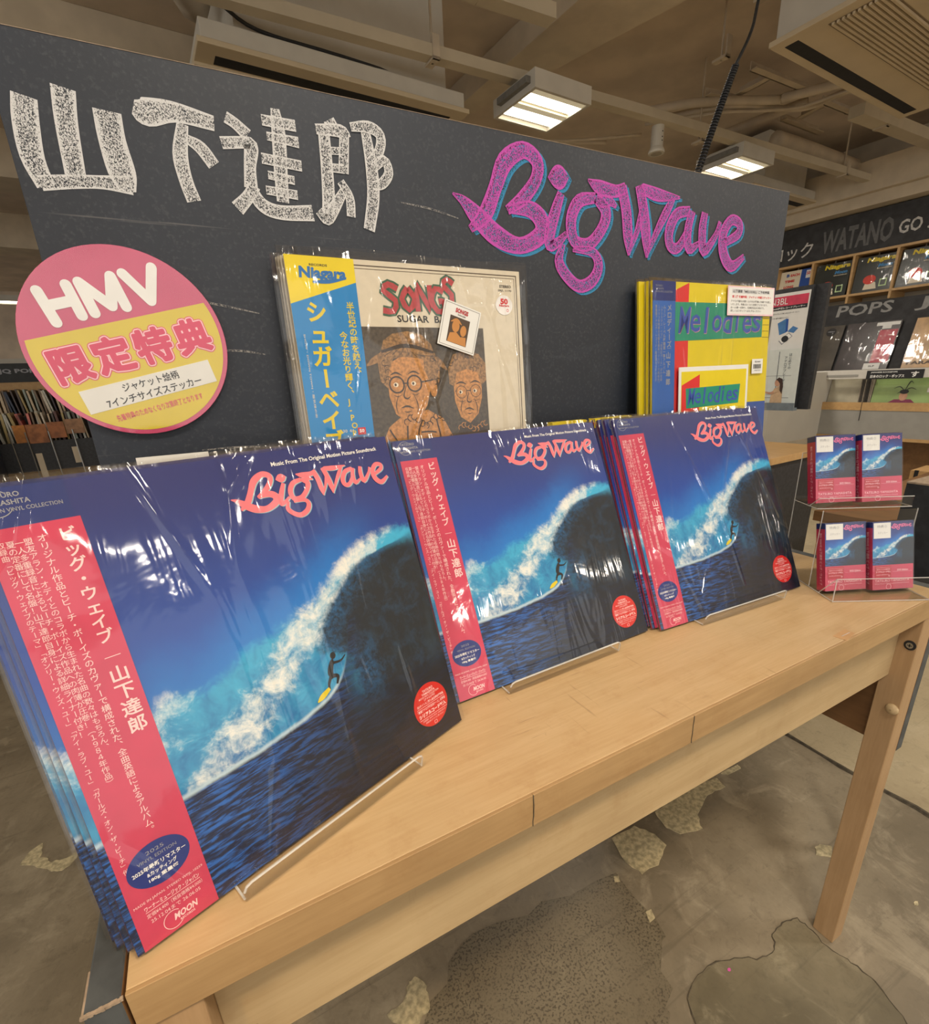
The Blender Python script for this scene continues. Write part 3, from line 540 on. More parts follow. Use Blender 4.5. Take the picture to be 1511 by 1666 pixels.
def make_surf_lp(seed, full=True):
    r = bpy.data.objects.new('vinyl_record', None); C.objects.link(r); r.empty_display_size = .05
    sl = sleeve(r, WAVE, I_NAVY); q = SZ
    b = MB(); o0, o1 = .013, .166
    b.add([(o0*q, -.0004, 0), (o1*q, -.0004, 0), (o1*q, -.0004, .922*q), (o0*q, -.0004, .922*q)], [(0, 1, 2, 3)], 0)
    b.add([(o0*q, -.0004, .922*q), ((o1-.008)*q, -.0004, .922*q), ((o1-.008)*q, -.0004, q), (o0*q, -.0004, q)], [(0, 1, 2, 3)], 1)
    b.add([(-.0003, .001, 0), (-.0003, .0035, 0), (-.0003, .0035, .92*q), (-.0003, .001, .92*q)], [(1, 0, 3, 2)], 0)
    ob = b.build('paper_band', [PINK, plain('navy_band', rgb(28, 46, 112), .35, var=.04)], r)
    if full:
        b = MB(); y = -.0006
        column(b, 'ビッグ・ウェイブ', .135*q, .906*q, .0101, y, 1.0, .018); b.box(.121*q, .150*q, y-.0001, y, .620*q, .6216*q); column(b, '山下達郎', .136*q, .600*q, .0118, y, 1.04, .018)
        column(b, 'オリジナル作品とビーチ・ボーイズのカヴァーで構成された、全曲英語によるアルバム。', .0945*q, .900*q, .00530, y, 1.0, .004)
        for t, x, s_ in COLS: column(b, t, x*q, .897*q, s_*q, y, 1.0, .0)
        line(b, 'MADE IN JAPAN. STEREO WPJL-10259', .020*q, .0935*q, .158*q, .1005*q, y); line(b, 'ワーナーミュージック・ジャパン', .036*q, .077*q, .146*q, .088*q, y, .02)
        b.box(.036*q, .146*q, y-.0001, y, .0745*q, .0755*q); line(b, '定価¥4,400（税抜価格¥4,000）', .036*q, .061*q, .148*q, .071*q, y); line(b, '25.12.04まで 26.06.05', .04*q, .048*q, .14*q, .057*q, y)
        line(b, 'MOON', .078*q, .021*q, .125*q, .036*q, y, .03, slant=.2); line(b, 'RECORDS', .088*q, .0135*q, .118*q, .0185*q, y, .02); b.ring(.077*q, .026*q, .0186*q, .0200*q, y, 30, .8, 5.6)
        b.build('lettering', I_W, ob)
        b = MB(); b.disc(.088*q, .163*q, .061*q, .048*q, -.0007); ov = b.build('blue_oval', I_NAVY, ob)
        b = MB(); y = -.0009; line(b, '2025', .070*q, .189*q, .105*q, .197*q, y); line(b, 'VINYL EDITION', .050*q, .176*q, .127*q, .183*q, y); b.build('faint_lettering', I_GY, ob)
        b = MB(); line(b, '2025年最新リマスター', .036*q, .157*q, .141*q, .168*q, y, .02); line(b, '&カッティング', .060*q, .143*q, .119*q, .153*q, y, .02); line(b, '180g 重量盤', .060*q, .129*q, .119*q, .139*q, y, .02); b.build('lettering', I_WH, ob)
        b = MB(); y = -.0006; line(b, 'TATSURO', .026*q, .980*q, .085*q, .990*q, y, .02); line(b, 'YAMASHITA', .026*q, .9655*q, .098*q, .9755*q, y, .02); line(b, 'MOON VINYL COLLECTION', .026*q, .952*q, .146*q, .960*q, y, .01)
        b.ring(.045*q, .970*q, .0255*q, .0272*q, y, 40, .7, 5.8); b.build('lettering', I_GY, ob)
        b = MB()
        for k, s_ in enumerate(STK['B']): b.ribbon(tstroke(s_, .0009, -.0006), -.0003-.00001*k)
        b.build('title_shadow', I_TSH, sl)
        b = MB()
        for k, s_ in enumerate(STK['B']): b.ribbon(tstroke(s_), -.0005-.00001*k)
        b.build('title_lettering', I_TITLE, sl)
        b = MB(); line(b, 'Music From The Original Motion Picture Soundtrack', .60*q, .957*q, .952*q, .972*q, -.0004, .02); b.build('lettering', I_WH, sl)
        b = MB(); y = -.0004   # small surfer and board in the picture
        b.ribbon([(.592*q, .352*q, .010*q), (.590*q, .372*q, .017*q), (.602*q, .396*q, .013*q), (.607*q, .404*q, .004*q)], y); b.disc(.611*q, .413*q, .009*q, .010*q, y, 14)
        b.ribbon([(.605*q, .393*q, .008*q), (.630*q, .390*q, .006*q), (.648*q, .400*q, .003*q)], y-.00002); b.ribbon([(.590*q, .360*q, .012*q), (.608*q, .352*q, .010*q), (.600*q, .332*q, .006*q)], y-.00003); b.ribbon([(.588*q, .36*q, .010*q), (.576*q, .342*q, .008*q), (.574*q, .326*q, .005*q)], y-.00004)
        b.build('surfer_print', I_K, sl)
        b = MB(); b.ribbon([(.530*q, .309*q, .004*q), (.548*q, .318*q, .016*q), (.574*q, .330*q, .010*q)], y-.0001); b.build('surfboard_print', I_Y, sl)
    b = MB(); b.prisy([((.893+.072*math.cos(6.2832*k/40))*q, (.117+.072*math.sin(6.2832*k/40))*q) for k in range(40)], -.0006, -.0001); st_ = b.build('round_sticker', STICK_R, r)
    if full:
        b = MB(); y = -.0008
        for t, z0, z1, w_, bo in [('TATSURO', .166, .174, .045, .02), ('YAMASHITA', .156, .164, .058, .02), ('MOON VINYL COLLECTION', .148, .154, .088, .01), ('（アナログ盤）', .138, .146, .048, .02), ('全5タイトルご購入者応募抽選特典', .126, .135, .118, .02), ('「豪華アナログ盤収納ケース」応募用', .108, .118, .122, .02), ('シリアルコード封入', .088, .104, .120, .05), ('［応募期間］2025年12月3日〜2026年1月31日', .074, .080, .100, .0), ('詳細は封入チラシをご覧ください', .065, .071, .08, .0), ('□', .050, .060, .012, .0)]:
            line(b, t, (.893-w_/2)*q, z0*q, (.893+w_/2)*q, z1*q, y, bo)
        for zz in (.122, .084): b.box(.832*q, .954*q, y-.0001, y, (zz-.0006)*q, (zz+.0006)*q)
        b.build('lettering', I_W, st_)
    bag(r, FILMS[seed % 4], seed=seed); return r
proto = make_surf_lp(1)
EASEL = None
def easel(x, y, yaw_, x0, x1, tilt, label):
    e = empty('acrylic_easel', label, 'stand', (x, y, 0.0002)); e.rotation_euler = (0, 0, yaw_)
    b = MB(); b.prism([(x0, -.015), (x1, -.015), (x1, .13), (x0+(x1-x0)*.75, .15), (x0+(x1-x0)*.25, .15), (x0, .13)], 0, .0028); b.build('base_plate', ACR, e)
    b = MB(Matrix.Translation((0, -.015, .0028)) @ Matrix.Rotation(.20, 4, 'X')); h = .016; c = .006
    pts = [(x0, 0), (x1, 0), (x1, h-c), (x1-c*.3, h-c*.3), (x1-c, h), (x0+c, h), (x0+c*.3, h-c*.3), (x0, h-c)]; b.prisy(pts, -.0028, 0); lp_ = b.build('front_lip', ACR, e)
    b = MB(b.M); b.tube([(a, -.0014, z_+.0002) for a, z_ in pts[1:]+pts[:1]][:7], .0011, 5); b.build('polished_edge', ACE, e)
    b = MB(Matrix.Translation((0, .048, .0028)) @ Matrix.Rotation(-tilt, 4, 'X')); b.prisy([(x0+.03, 0), (x1-.03, 0), (x1-.03, .15), (x1-.045, .165), (x0+.045, .165), (x0+.03, .15)], 0, .0028); b.build('back_rest', ACR, e)
    b = MB(); b.tube([(x0, -.015, .0028), (x0, .13, .0028)], .0009, 5); b.tube([(x1, -.015, .0028), (x1, .13, .0028)], .0009, 5); b.build('polished_edge', ACE, e)
    return e
GR = 'blue seascape records on the table'
def put(o, M): o.matrix_world = M; return o
STACKS = [  # x, y, yaw, tilt, roll, copies behind (dx, dy-in-depth, dtilt), labels
 (.0070, .0188, .3412, .2840, -.0031, [(-.0035, .0085, .004), (-.0075, .0165, .010), (-.0085, .0235, .016)],
  ['blue wave record with pink band at the left front, largest and nearest', 'record directly behind the large front left wave record', 'third record deep in the left front stack, only edges showing', 'rearmost record of the left front stack, only edges showing']),
 (.3123, .1519, .0257, .4320, -.0017, [(-.002, .0075, .006)],
  ['middle blue wave record with pink band, second along the table', 'record hidden close behind the middle wave record']),
 (.6432, .1490, -.0463, .4199, -.0040, [(-.0075, .0085, .004), (-.0125, .0165, .010), (-.0150, .0245, .016)],
  ['right-hand blue wave record with pink band, beside the cassette stand', 'record directly behind the right-hand wave record', 'third record of the right-hand stack, edge showing at the left', 'rearmost record of the right-hand stack, edge showing at the left'])]
first = True
for si, (x, y, yw, t, ro, more, labs) in enumerate(STACKS):
    base = lpmat(x, y, .004, yw, t, ro)
    for k in range(len(more)+1):
        o = proto if first else copy_tree(proto); first = False
        if k == 0: put(o, base)
        else:
            dx, dy, dt = more[k-1]; d_ = Matrix.Rotation(yw, 3, 'Z') @ Vector((dx, dy/math.cos(t), 0)); put(o, lpmat(x+d_.x, y+d_.y, .004, yw, t+dt*.0, ro))
        tag(o, labs[k], 'record', GR)
        for ch in o.children:
            if ch.name.startswith('plastic_bag'):
                ch.data = ch.data.copy(); ch.data.materials[0] = FILMS[(si+k*2) % 4 if k else si]
easel(.0070, .0188, .3412, .065, .240, .30, 'clear acrylic stand holding up the large front left record')
easel(.3123, .1519, .0257, .063, .240, .45, 'clear acrylic stand holding up the middle record')
easel(.6432, .1490, -.0463, .066, .248, .44, 'clear acrylic stand holding up the right-hand record')

# ------------------------------------------------------------------ records leaning on the blackboard
def poster_mat(name, r_, col): return plain(name, col, r_, var=.03)
CREAMC = plain('cream_cover', rgb(214, 203, 180), .4, var=.03, nscale=90)
tS = .0883; yS = .3948-.03-SZ*math.sin(tS)
so = bpy.data.objects.new('vinyl_record', None); C.objects.link(so)
tag(so, 'cream record with blue and yellow band and two portraits, leaning on the blackboard', 'record')
q = SZ
sl = sleeve(so, CREAMC, CREAMC)
b = MB(); y = -.0003
for a0_, a1_, th_ in ((.018, .982, .0016), (.030, .970, .0007)):
    b.box(a0_*q, a1_*q, y-.0001, y, (a1_)*q-th_*q*2, a1_*q); b.box(a1_*q-th_*q*2, a1_*q, y-.0001, y, .02*q, a1_*q)
b.build('border_print', I_BR, sl)
b = MB(); b.box(.251*q, .797*q, y-.0001, y, .10*q, .765*q, 0); pic = b.build('picture_panel', plain('sepia_ground', rgb(72, 62, 50), .45, var=.35, nscale=240), sl)
# two plain sketched portraits: brimmed hat, round spectacles, coats
b = MB(); X = lambda u, v: (u*q, v*q)
def E_(u, v, ru, rv, yy, mi, n=28): b.disc(u*q, v*q, ru*q, rv*q, yy, n, mi)
b.poly([X(.28, .10), X(.275, .30), X(.32, .38), X(.38, .42), X(.50, .44), (.57*q, .40*q), X(.62, .30), X(.63, .10)], y-.0002, 0)      # coat, left figure
b.poly([X(.60, .10), X(.62, .30), X(.655, .37), X(.72, .385), X(.775, .35), X(.797, .30), X(.797, .10)], y-.0003, 1)
b.poly([X(.335, .62), X(.335, .50), X(.355, .43), X(.40, .395), X(.455, .40), X(.50, .46), X(.525, .54), X(.53, .63), X(.43, .67)], y-.0004, 0)   # left face, long jaw
b.poly([X(.300, .645), X(.305, .56), X(.335, .53), X(.345, .60), X(.37, .65)], y-.00045, 2); b.poly([X(.50, .665), X(.50, .60), X(.53, .53), X(.565, .55), X(.575, .63), X(.55, .67)], y-.00045, 2)
E_(.535, .525, .017, .034, y-.0005, 0)
b.ribbon([(.255*q, .620*q, .006*q), (.30*q, .645*q, .030*q), (.40*q, .672*q, .042*q), (.50*q, .662*q, .040*q), (.57*q, .630*q, .028*q), (.605*q, .598*q, .006*q)], y-.00055, 2)
b.poly([X(.315, .665), X(.335, .715), X(.375, .740), X(.44, .750), X(.50, .738), X(.54, .70), X(.555, .655), X(.44, .67)], y-.0005, 2)
b.ribbon([(.32*q, .672*q, .010*q), (.43*q, .695*q, .016*q), (.55*q, .668*q, .010*q)], y-.0006, 1)
b.poly([X(.630, .58), X(.632, .47), X(.655, .40), X(.700, .372), X(.745, .41), X(.768, .48), X(.772, .58), X(.70, .62)], y-.0004, 0)      # right face
b.poly([X(.610, .60), X(.612, .54), X(.635, .53), X(.650, .585), X(.70, .60), X(.755, .585), X(.768, .53), X(.795, .55), X(.797, .62), X(.765, .66), X(.70, .675), X(.64, .66)], y-.00045, 2)
for (uc, vc, g) in ((.372, .545, 1.0), (.450, .548, 1.0), (.667, .505, .88), (.738, .508, .88)):
    b.ring(uc*q, vc*q, .028*q*g, (.0345 if g == 1 else .0305)*q*g, y-.0006, 26, mi=1); E_(uc-.004, vc, .011*g, .009*g, y-.00058, 3, 14); E_(uc-.006, vc, .005, .006, y-.0006, 1, 10)
    b.ribbon([((uc-.025)*q, (vc+.038*g)*q, .002*q), (uc*q, (vc+.047*g)*q, .007*q), ((uc+.026)*q, (vc+.036*g)*q, .002*q)], y-.0006, 1); b.ribbon([((uc-.018)*q, (vc-.040*g)*q, .001*q), (uc*q, (vc-.046*g)*q, .003*q), ((uc+.018)*q, (vc-.040*g)*q, .001*q)], y-.0006, 1)
b.ribbon([(.478*q, .552*q, .006*q), (.535*q, .560*q, .006*q)], y-.0006, 1); b.ribbon([(.398*q, .55*q, .005*q), (.424*q, .55*q, .005*q)], y-.0006, 1); b.ribbon([(.692*q, .51*q, .004*q), (.714*q, .51*q, .004*q)], y-.0006, 1); b.ribbon([(.636*q, .51*q, .004*q), (.642*q, .51*q, .004*q)], y-.0006, 1)
for uc, v0, g in ((.408, .455, 1), (.700, .432, .85)):
    b.ribbon([((uc-.028*g)*q, (v0-.002)*q, .002*q), (uc*q, (v0+.004)*q, .008*q*g), ((uc+.028*g)*q, (v0-.006)*q, .002*q)], y-.0006, 1); b.ribbon([((uc-.016*g)*q, (v0-.016)*q, .001*q), (uc*q, (v0-.020)*q, .004*q), ((uc+.018*g)*q, (v0-.016)*q, .001*q)], y-.0006, 1)
    b.ribbon([((uc+.004)*q, (v0+.085*g)*q, .002*q), ((uc-.010*g)*q, (v0+.045*g)*q, .005*q), ((uc+.004)*q, (v0+.034*g)*q, .006*q), ((uc+.018*g)*q, (v0+.042*g)*q, .002*q)], y-.0006, 1)
    for sg_ in (-1, 1): b.ribbon([((uc+sg_*.032*g)*q, (v0+.055*g)*q, .001*q), ((uc+sg_*.048*g)*q, (v0+.010)*q, .004*q), ((uc+sg_*.044*g)*q, (v0-.022)*q, .001*q)], y-.00062, 1)
for k in range(7): b.ribbon([((.40+.010*k)*q, (.695-.001*k*k)*q, .001*q), ((.33+.036*k)*q, (.655+.006*math.sin(k))*q, .0025*q)], y-.00064, 1)
random.seed(4)
for k in range(26):      # curls of hair and ruffled scarf
    a = random.uniform(0, 6.28); u_, v_ = random.choice([(.70+.075*math.cos(a), .625+.030*math.sin(a)), (.55+.018*math.cos(a), .60+.05*math.sin(a)), (.325+.015*math.cos(a), .59+.04*math.sin(a))]); b.ring(u_*q, v_*q, .009*q, .0115*q, y-.00065, 10, a, a+3.6, mi=1)
for k in range(12): u_ = .40+.017*k; v_ = .395+.02*math.sin(k*.9); b.ring(u_*q, v_*q, .011*q, .0145*q, y-.00066, 10, k, k+4, mi=1)
for k in range(9): u_ = .65+.016*k; b.ring(u_*q, (.355+.012*math.sin(k))*q, .009*q, .0125*q, y-.00066, 10, k, k+4, mi=0)
for pts_ in ([(.47, .40), (.445, .33), (.45, .12)], [(.535, .40), (.55, .30), (.54, .12)], [(.32, .37), (.36, .28), (.345, .12)], [(.60, .33), (.585, .22), (.60, .12)], [(.46, .35), (.50, .35), (.53, .345)], [(.40, .38), (.395, .30), (.41, .2)]): b.ribbon([(a*q, c*q, .006*q) for a, c in pts_], y-.00067, 1)
b.ring(.50*q, .30*q, .012*q, .016*q, y-.0007, 20, mi=1); b.ring(.50*q, .30*q, .004*q, .007*q, y-.0007, 12, mi=1)
b.build('portrait_print', [plain('ink_etched_ochre', rgb(184, 128, 70), .45, var=.28, nscale=260), plain('ink_dark_sepia', rgb(58, 44, 34), .45), plain('ink_tan', rgb(142, 106, 66), .45, var=.45, nscale=300), I_CR], sl)
LET = {'S': [(.9, .85), (.45, 1.0), (.15, .78), (.75, .45), (.6, .08), (.05, .1)], 'O': [(.5, .95), (.1, .5), (.5, .05), (.9, .5), (.5, .95)], 'N': [(.12, 0), (.15, 1), (.85, .05), (.88, 1)], 'G': [(.9, .85), (.4, .98), (.1, .5), (.45, .03), (.9, .1), (.88, .45), (.55, .45)]}
for nm, kk, mt, yy in (('green_outline', 1.45, plain('ink_dark_green', rgb(52, 92, 70), .4), -.0004), ('red_letters', .85, plain('ink_brick', rgb(176, 60, 66), .4, var=.15, nscale=200), -.0005)):
    b = MB()
    for i, (ch, u0, u1, v0, v1) in enumerate([('S', .345, .425, .815, .920), ('O', .425, .495, .825, .915), ('N', .49, .565, .825, .925), ('G', .555, .625, .825, .915), ('S', .61, .672, .845, .950)]):
        b.ribbon([((u0+(u1-u0)*a)*q, (v0+(v1-v0)*c)*q, .026*q*kk) for a, c in LET[ch]], yy-.00002*i, n=2)
    b.build(nm, mt, sl)
b = MB(); line(b, 'SUGAR  BABE', .404*q, .783*q, .665*q, .810*q, y, .02); line(b, 'STEREO', .893*q, .931*q, .953*q, .942*q, y, .02); line(b, 'SRJL 1170', .885*q, .914*q, .954*q, .924*q, y, .01); b.build('black_lettering', I_K, sl)
b = MB(); o1 = .252
b.poly([(.0, 0), (o1*q, 0), (o1*q, .919*q), (.0, .838*q)], -.0005, 0); b.poly([(.0, .838*q), (o1*q, .919*q), (o1*q, q), (.0, q)], -.0005, 1)
ob = b.build('paper_band', [plain('band_blue', rgb(0, 128, 196), .35, var=.03), plain('band_yellow', rgb(230, 206, 22), .35, var=.03)], so)
b = MB(); y = -.0007
column(b, 'シュガーベイブ', .088*q, .850*q, .0245, y, 1.0, .03); column(b, '半世紀の時を越え、', .218*q, .850*q, .0098, y, .97, .02); 
column(b, '今なお光り輝く、J-POP史上屈指の名盤', .178*q, .745*q, .0098, y, .97, .02); b.build('yellow_lettering', I_Y, ob)
b = MB(); line(b, 'SHOW・DOWN TOWN・蜃気楼の街', .0, 0, .3*q, .006*q*1.4, 0); b.v = [(.028*q+p_[2], y, .735*q-p_[0]) for p_ in b.v]; line(b, '44', .152*q, .372*q, .17*q, .384*q, y); line(b, '30', .125*q, .372*q, .143*q, .384*q, y); b.build('pale_lettering', I_CR, ob)
b = MB(); line(b, 'Niagara', .042*q, .915*q, .215*q, .965*q, y, .045, slant=.1); b.ribbon([(.09*q, .914*q, .008*q), (.15*q, .918*q, .014*q), (.215*q, .930*q, .004*q)], y-.0001); b.build('blue_logo_lettering', I_LB, ob)
b = MB(); line(b, 'RECORDS', .085*q, .967*q, .15*q, .975*q, y, .02); b.build('black_lettering', I_K, ob)
b = MB(); b.box(.186*q, .218*q, y-.0002, y, .360*q, .388*q, 0); line(b, '50', .192*q, .368*q, .212*q, .382*q, y-.0003, .03, 1); b.build('red_square_sticker', [I_R, I_WH], ob)
b = MB(); b.prisy([((.912+.043*math.cos(.1571*k))*q, (.861+.040*math.sin(.1571*k))*q) for k in range(40)], -.0007, -.0002); bs = b.build('round_sticker', plain('white_sticker', rgb(235, 232, 228), .3), so)
b = MB(); line(b, '50', .893*q, .864*q, .932*q, .888*q, -.0009, .05); line(b, 'Niagara', .886*q, .852*q, .937*q, .864*q, -.001, .03); b.ring(.928*q, .840*q, .004*q, .006*q, -.0009, 12); b.build('red_lettering', I_R, bs)
bag(so, FILMS[2], seed=5, ex=.012, top=.010)
put(so, lpmat(.229, yS, .1836, 0, tS, -.0065))
for k in range(3):
    o = bpy.data.objects.new('vinyl_record', None); C.objects.link(o); sleeve(o, CREAMC, CREAMC, th=.003); bag(o, FILMS[(k+1) % 4], seed=11+k, ex=.010, th=.003)
    put(o, lpmat(.229-.0025*(k+1)+(-.001 if k == 1 else 0), yS+.0065*(k+1)/math.cos(tS), .1836, 0, tS, -.0065-.003*k))
    tag(o, ['record directly behind the cream portrait record', 'third record behind the cream portrait record, edge showing', 'rearmost record behind the cream portrait record, touching the blackboard'][k], 'record', 'cream records on the blackboard')
# little square card taped on the plastic
mc = empty('square_card', 'small square white card with tiny portraits stuck on the cream record', 'card')
b = MB(); b.box(-.0275, .0275, -.0012, 0, -.0285, .0285); cd_ = b.build('card', PAPER, mc)
b = MB(); b.box(-.0255, .0255, -.0014, -.0013, .0262, .0266, 1); b.box(-.0255, -.0251, -.0014, -.0013, -.0262, .0262, 1); b.box(.0251, .0255, -.0014, -.0013, -.0262, .0262, 1); b.box(-.0255, .0255, -.0014, -.0013, -.0266, -.0262, 1)
b.box(-.0160, .0135, -.0014, -.0012, -.0215, .0120, 1); b.disc(-.006, .000, .0055, .0075, -.0015, 20, 0); b.disc(.006, -.003, .0045, .007, -.0015, 20, 0); b.ribbon([(-.014, .004, .001), (-.006, .008, .004), (.002, .004, .001)], -.0016, 0)
b.poly([(-.015, -.0212), (-.013, -.010), (-.004, -.007), (.004, -.012), (.004, -.0212)], -.0015, 0); b.poly([(.002, -.0212), (.004, -.011), (.011, -.010), (.013, -.0212)], -.00155, 0)
line(b, 'SONGS', -.0100, .0170, .0090, .0230, -.0015, .06, 2); line(b, 'SUGAR BABE', -.006, .0140, .006, .0158, -.0015, .02, 1)
b.build('card_print', [I_OC, I_BR, MC['ink_brick']], cd_)
M_ = lpmat(.229, yS, .1836, 0, tS, -.0065) @ Matrix.Translation((.674*q, -.0042, .763*q)) @ Matrix.Rotation(math.radians(17), 4, 'Y'); put(mc, M_)

# Melodies-coloured record: yellow cover with red and green blocks
tM = .09; yM = .3948-.03-SZ*math.sin(tM)
YC = plain('cover_yellow', rgb(222, 200, 24), .4, var=.03); RC = plain('cover_red', rgb(214, 42, 44), .4, var=.03); GRN = plain('cover_green', rgb(26, 140, 112), .4, var=.04); LTR = plain('cover_blue_letter', rgb(52, 82, 170), .4, var=.1)
me_ = bpy.data.objects.new('vinyl_record', None); C.objects.link(me_)
tag(me_, 'yellow, red and green record with blue band and small inset card, leaning at the right', 'record')
sl = sleeve(me_, YC, YC); y = -.0003
b = MB(); b.poly([X(.172, .10), X(.277, .10), X(.277, .711), X(.172, .711)], y); b.poly([X(.172, .9), X(.275, .9), X(.277, .998), X(.172, .96)], y); b.build('red_block', RC, sl)
b = MB(); b.poly([X(.172, .705), X(.930, .722), X(.930, .905), X(.172, .902)], y-.0001); b.build('green_block', GRN, sl)
b = MB(); b.poly([X(.78, .0), X(1, .0), X(1, .345), X(.78, .348)], y); b.build('blue_block', I_DB, sl)
b = MB()
for k in range(5): b.box(.935*q, .995*q, y-.0001, y, (.86-.035*k)*q, (.862-.035*k)*q)
b.build('fine_rules', I_BR, sl)
def word(b, wd, x0, z0, x1, z1, y):
    n = len(wd); st_ = (x1-x0)/n
    for i, ch in enumerate(wd): 
        tall = ch in 'Mld'; v0 = z0+(z1-z0)*(.05 if i % 2 else 0); v1 = z1 if tall or ch == 'i' else z0+(z1-z0)*.72
        line(b, ch, x0+st_*i+(.3*st_ if ch in 'li' else 0), v0, x0+st_*(i+(.55 if ch in 'li' else .92)), v1, y-.00002*i, .008, slant=.12)
b = MB(); word(b, 'Melodies', .195*q, .745*q, .915*q, .880*q, -.0006); b.build('blue_lettering', LTR, sl)
b = MB(); word(b, 'Melodies', .199*q, .741*q, .919*q, .876*q, -.00045); b.build('pink_letter_edge', plain('ink_dusty_pink', rgb(176, 130, 150), .4), sl)
b = MB(); b.poly([X(.0, 0), X(.170, 0), X(.170, .905), X(.0, .905)], -.0007, 0); b.poly([X(.0, .905), X(.172, .905), X(.172, 1), X(.0, 1)], -.0007, 1)
ob = b.build('paper_band', [plain('band_mid_blue', rgb(36, 96, 176), .35, var=.03), MC['navy_band']], me_)
b = MB(); y = -.0009; column(b, 'メロディーズ', .125*q, .890*q, .0115, y, 1.0, .02); b.box(.11*q, .14*q, y-.0001, y, .668*q, .670*q); column(b, '山下達郎', .120*q, .655*q, .0115, y, 1.25, .02)
column(b, 'ムーン・レーベル移籍第一弾アルバム', .088*q, .885*q, .0064, y, 1.0, .01); column(b, '「クリスマス・イブ」「高気圧ガール」ほか収録', .066*q, .885*q, .0055, y, 1.0); column(b, '１９８３年発表の名盤を最新リマスターで再発売。', .046*q, .885*q, .0055, y, 1.0); column(b, '重量盤アナログ・レコード・高音質カッティング', .026*q, .885*q, .0055, y, 1.0)
line(b, 'TATSURO', .02*q, .972*q, .07*q, .981*q, y); line(b, 'YAMASHITA', .02*q, .958*q, .08*q, .967*q, y); line(b, 'MOON VINYL COLLECTION', .02*q, .944*q, .145*q, .953*q, y)
b.build('lettering', I_GY, ob)
bag(me_, FILMS[3], seed=8, ex=.006, top=.006)
b = MB(); b.box(.584*q, 1.012*q, -.0040, -.0034, .838*q, .994*q, 0); wc = b.build('white_notice', [plain('notice_pinkedge', rgb(235, 200, 208), .4)], me_)
b = MB(); y = -.0043; b.box(.592*q, 1.004*q, y, -.004, .846*q, .986*q, 0); b.box(.62*q, .965*q, y-.0002, y, .955*q, .977*q, 1)
line(b, '山下達郎「MELODIES」ご予約特典', .625*q, .958*q, .96*q, .974*q, y-.0003, .02, 2); line(b, '第１弾 先着特典：ジャケット絵柄ステッカー', .62*q, .930*q, .98*q, .945*q, y-.0001, .03, 3)
for k, t in enumerate(['アナログ盤をお買い上げのお客様に先着でお渡し', 'いたします。特典はなくなり次第終了となります。', 'お一人様一点限り、在庫状況は係員まで。', '詳しくはスタッフへおたずねください']): line(b, t, .61*q, (.908-.017*k)*q, (.98-.03*k)*q, (.920-.017*k)*q, y-.0001, .01, 2)
b.build('notice_print', [PAPER, plain('pale_grey', rgb(205, 205, 205), .5), I_K, I_R], wc)
b = MB(); b.box(.836*q, .940*q, -.0036, -.0032, .512*q, .596*q, 0)
random.seed(2); x_ = .85
while x_ < .925: w_ = random.choice((.002, .004)); b.box(x_*q, (x_+w_)*q, -.0038, -.0036, .540*q, .566*q, 1); x_ += w_+random.choice((.002, .003))
line(b, '税込 ¥4,400', .862*q, .574*q, .915*q, .586*q, -.0038, .01, 1); line(b, '4943674259', .86*q, .526*q, .92*q, .534*q, -.0038, 0, 1); b.build('barcode_label', [PAPER, I_K], me_)
for k, (dx, dy) in enumerate([(-.0032, .0065), (-.0150, .0150)]):
    o = bpy.data.objects.new('vinyl_record', None); C.objects.link(o); sleeve(o, YC, YC, th=.004); bag(o, FILMS[k], seed=20+k, ex=.004, th=.004, top=.005)
    put(o, lpmat(.8073+dx, yM+dy, .1827, 0, tM, .0048)); tag(o, ['yellow record directly behind the yellow, red and green record', 'rearmost yellow record, its edge showing left of the right-hand pair'][k], 'record', 'yellow records on the blackboard')
put(me_, lpmat(.8073, yM, .1827, 0, tM, .0048))
ic = empty('inset_card', 'small yellow and green card with white border in front of the yellow record', 'card')
b = MB(); b.box(0, .19, -.0012, 0, 0, .19); cd_ = b.build('card', PAPER, ic); W_ = .19
P_ = lambda u, v: (u*W_, v*W_)
b = MB(); b.poly([P_(.03, .03), P_(.97, .03), P_(.97, .96), P_(.03, .96)], -.0014, 0); b.poly([P_(.035, .03), P_(.28, .03), P_(.28, .93), P_(.035, .84)], -.0015, 1); b.poly([P_(.10, .63), P_(.86, .64), P_(.88, .82), P_(.09, .81)], -.0016, 2)
word(b2 := MB(), 'Melodies', .12*W_, .66*W_, .85*W_, .81*W_, -.0018); b.build('card_print', [YC, RC, GRN], cd_); b2.build('blue_lettering', LTR, cd_)
b = MB()
put(ic, lpmat(.8073, yM, .1827, 0, tM, .0048) @ Matrix.Translation((.188*q, -.0048, .567*q-.19)))
# ledges on the blackboard that carry the leaning records
for x, lb in ((.215, 'clear ledge on the blackboard under the cream record'), (.795, 'clear ledge on the blackboard under the yellow record')):
    e = empty('acrylic_ledge', lb, 'ledge', (x, .3946, .1836)); b = MB(); b.box(0, .30, -.062, 0, -.006, -.0012); b.build('shelf_plate', ACR, e); b = MB(); b.box(0, .30, -.065, -.062, -.006, .010); b.build('front_lip', ACR, e)
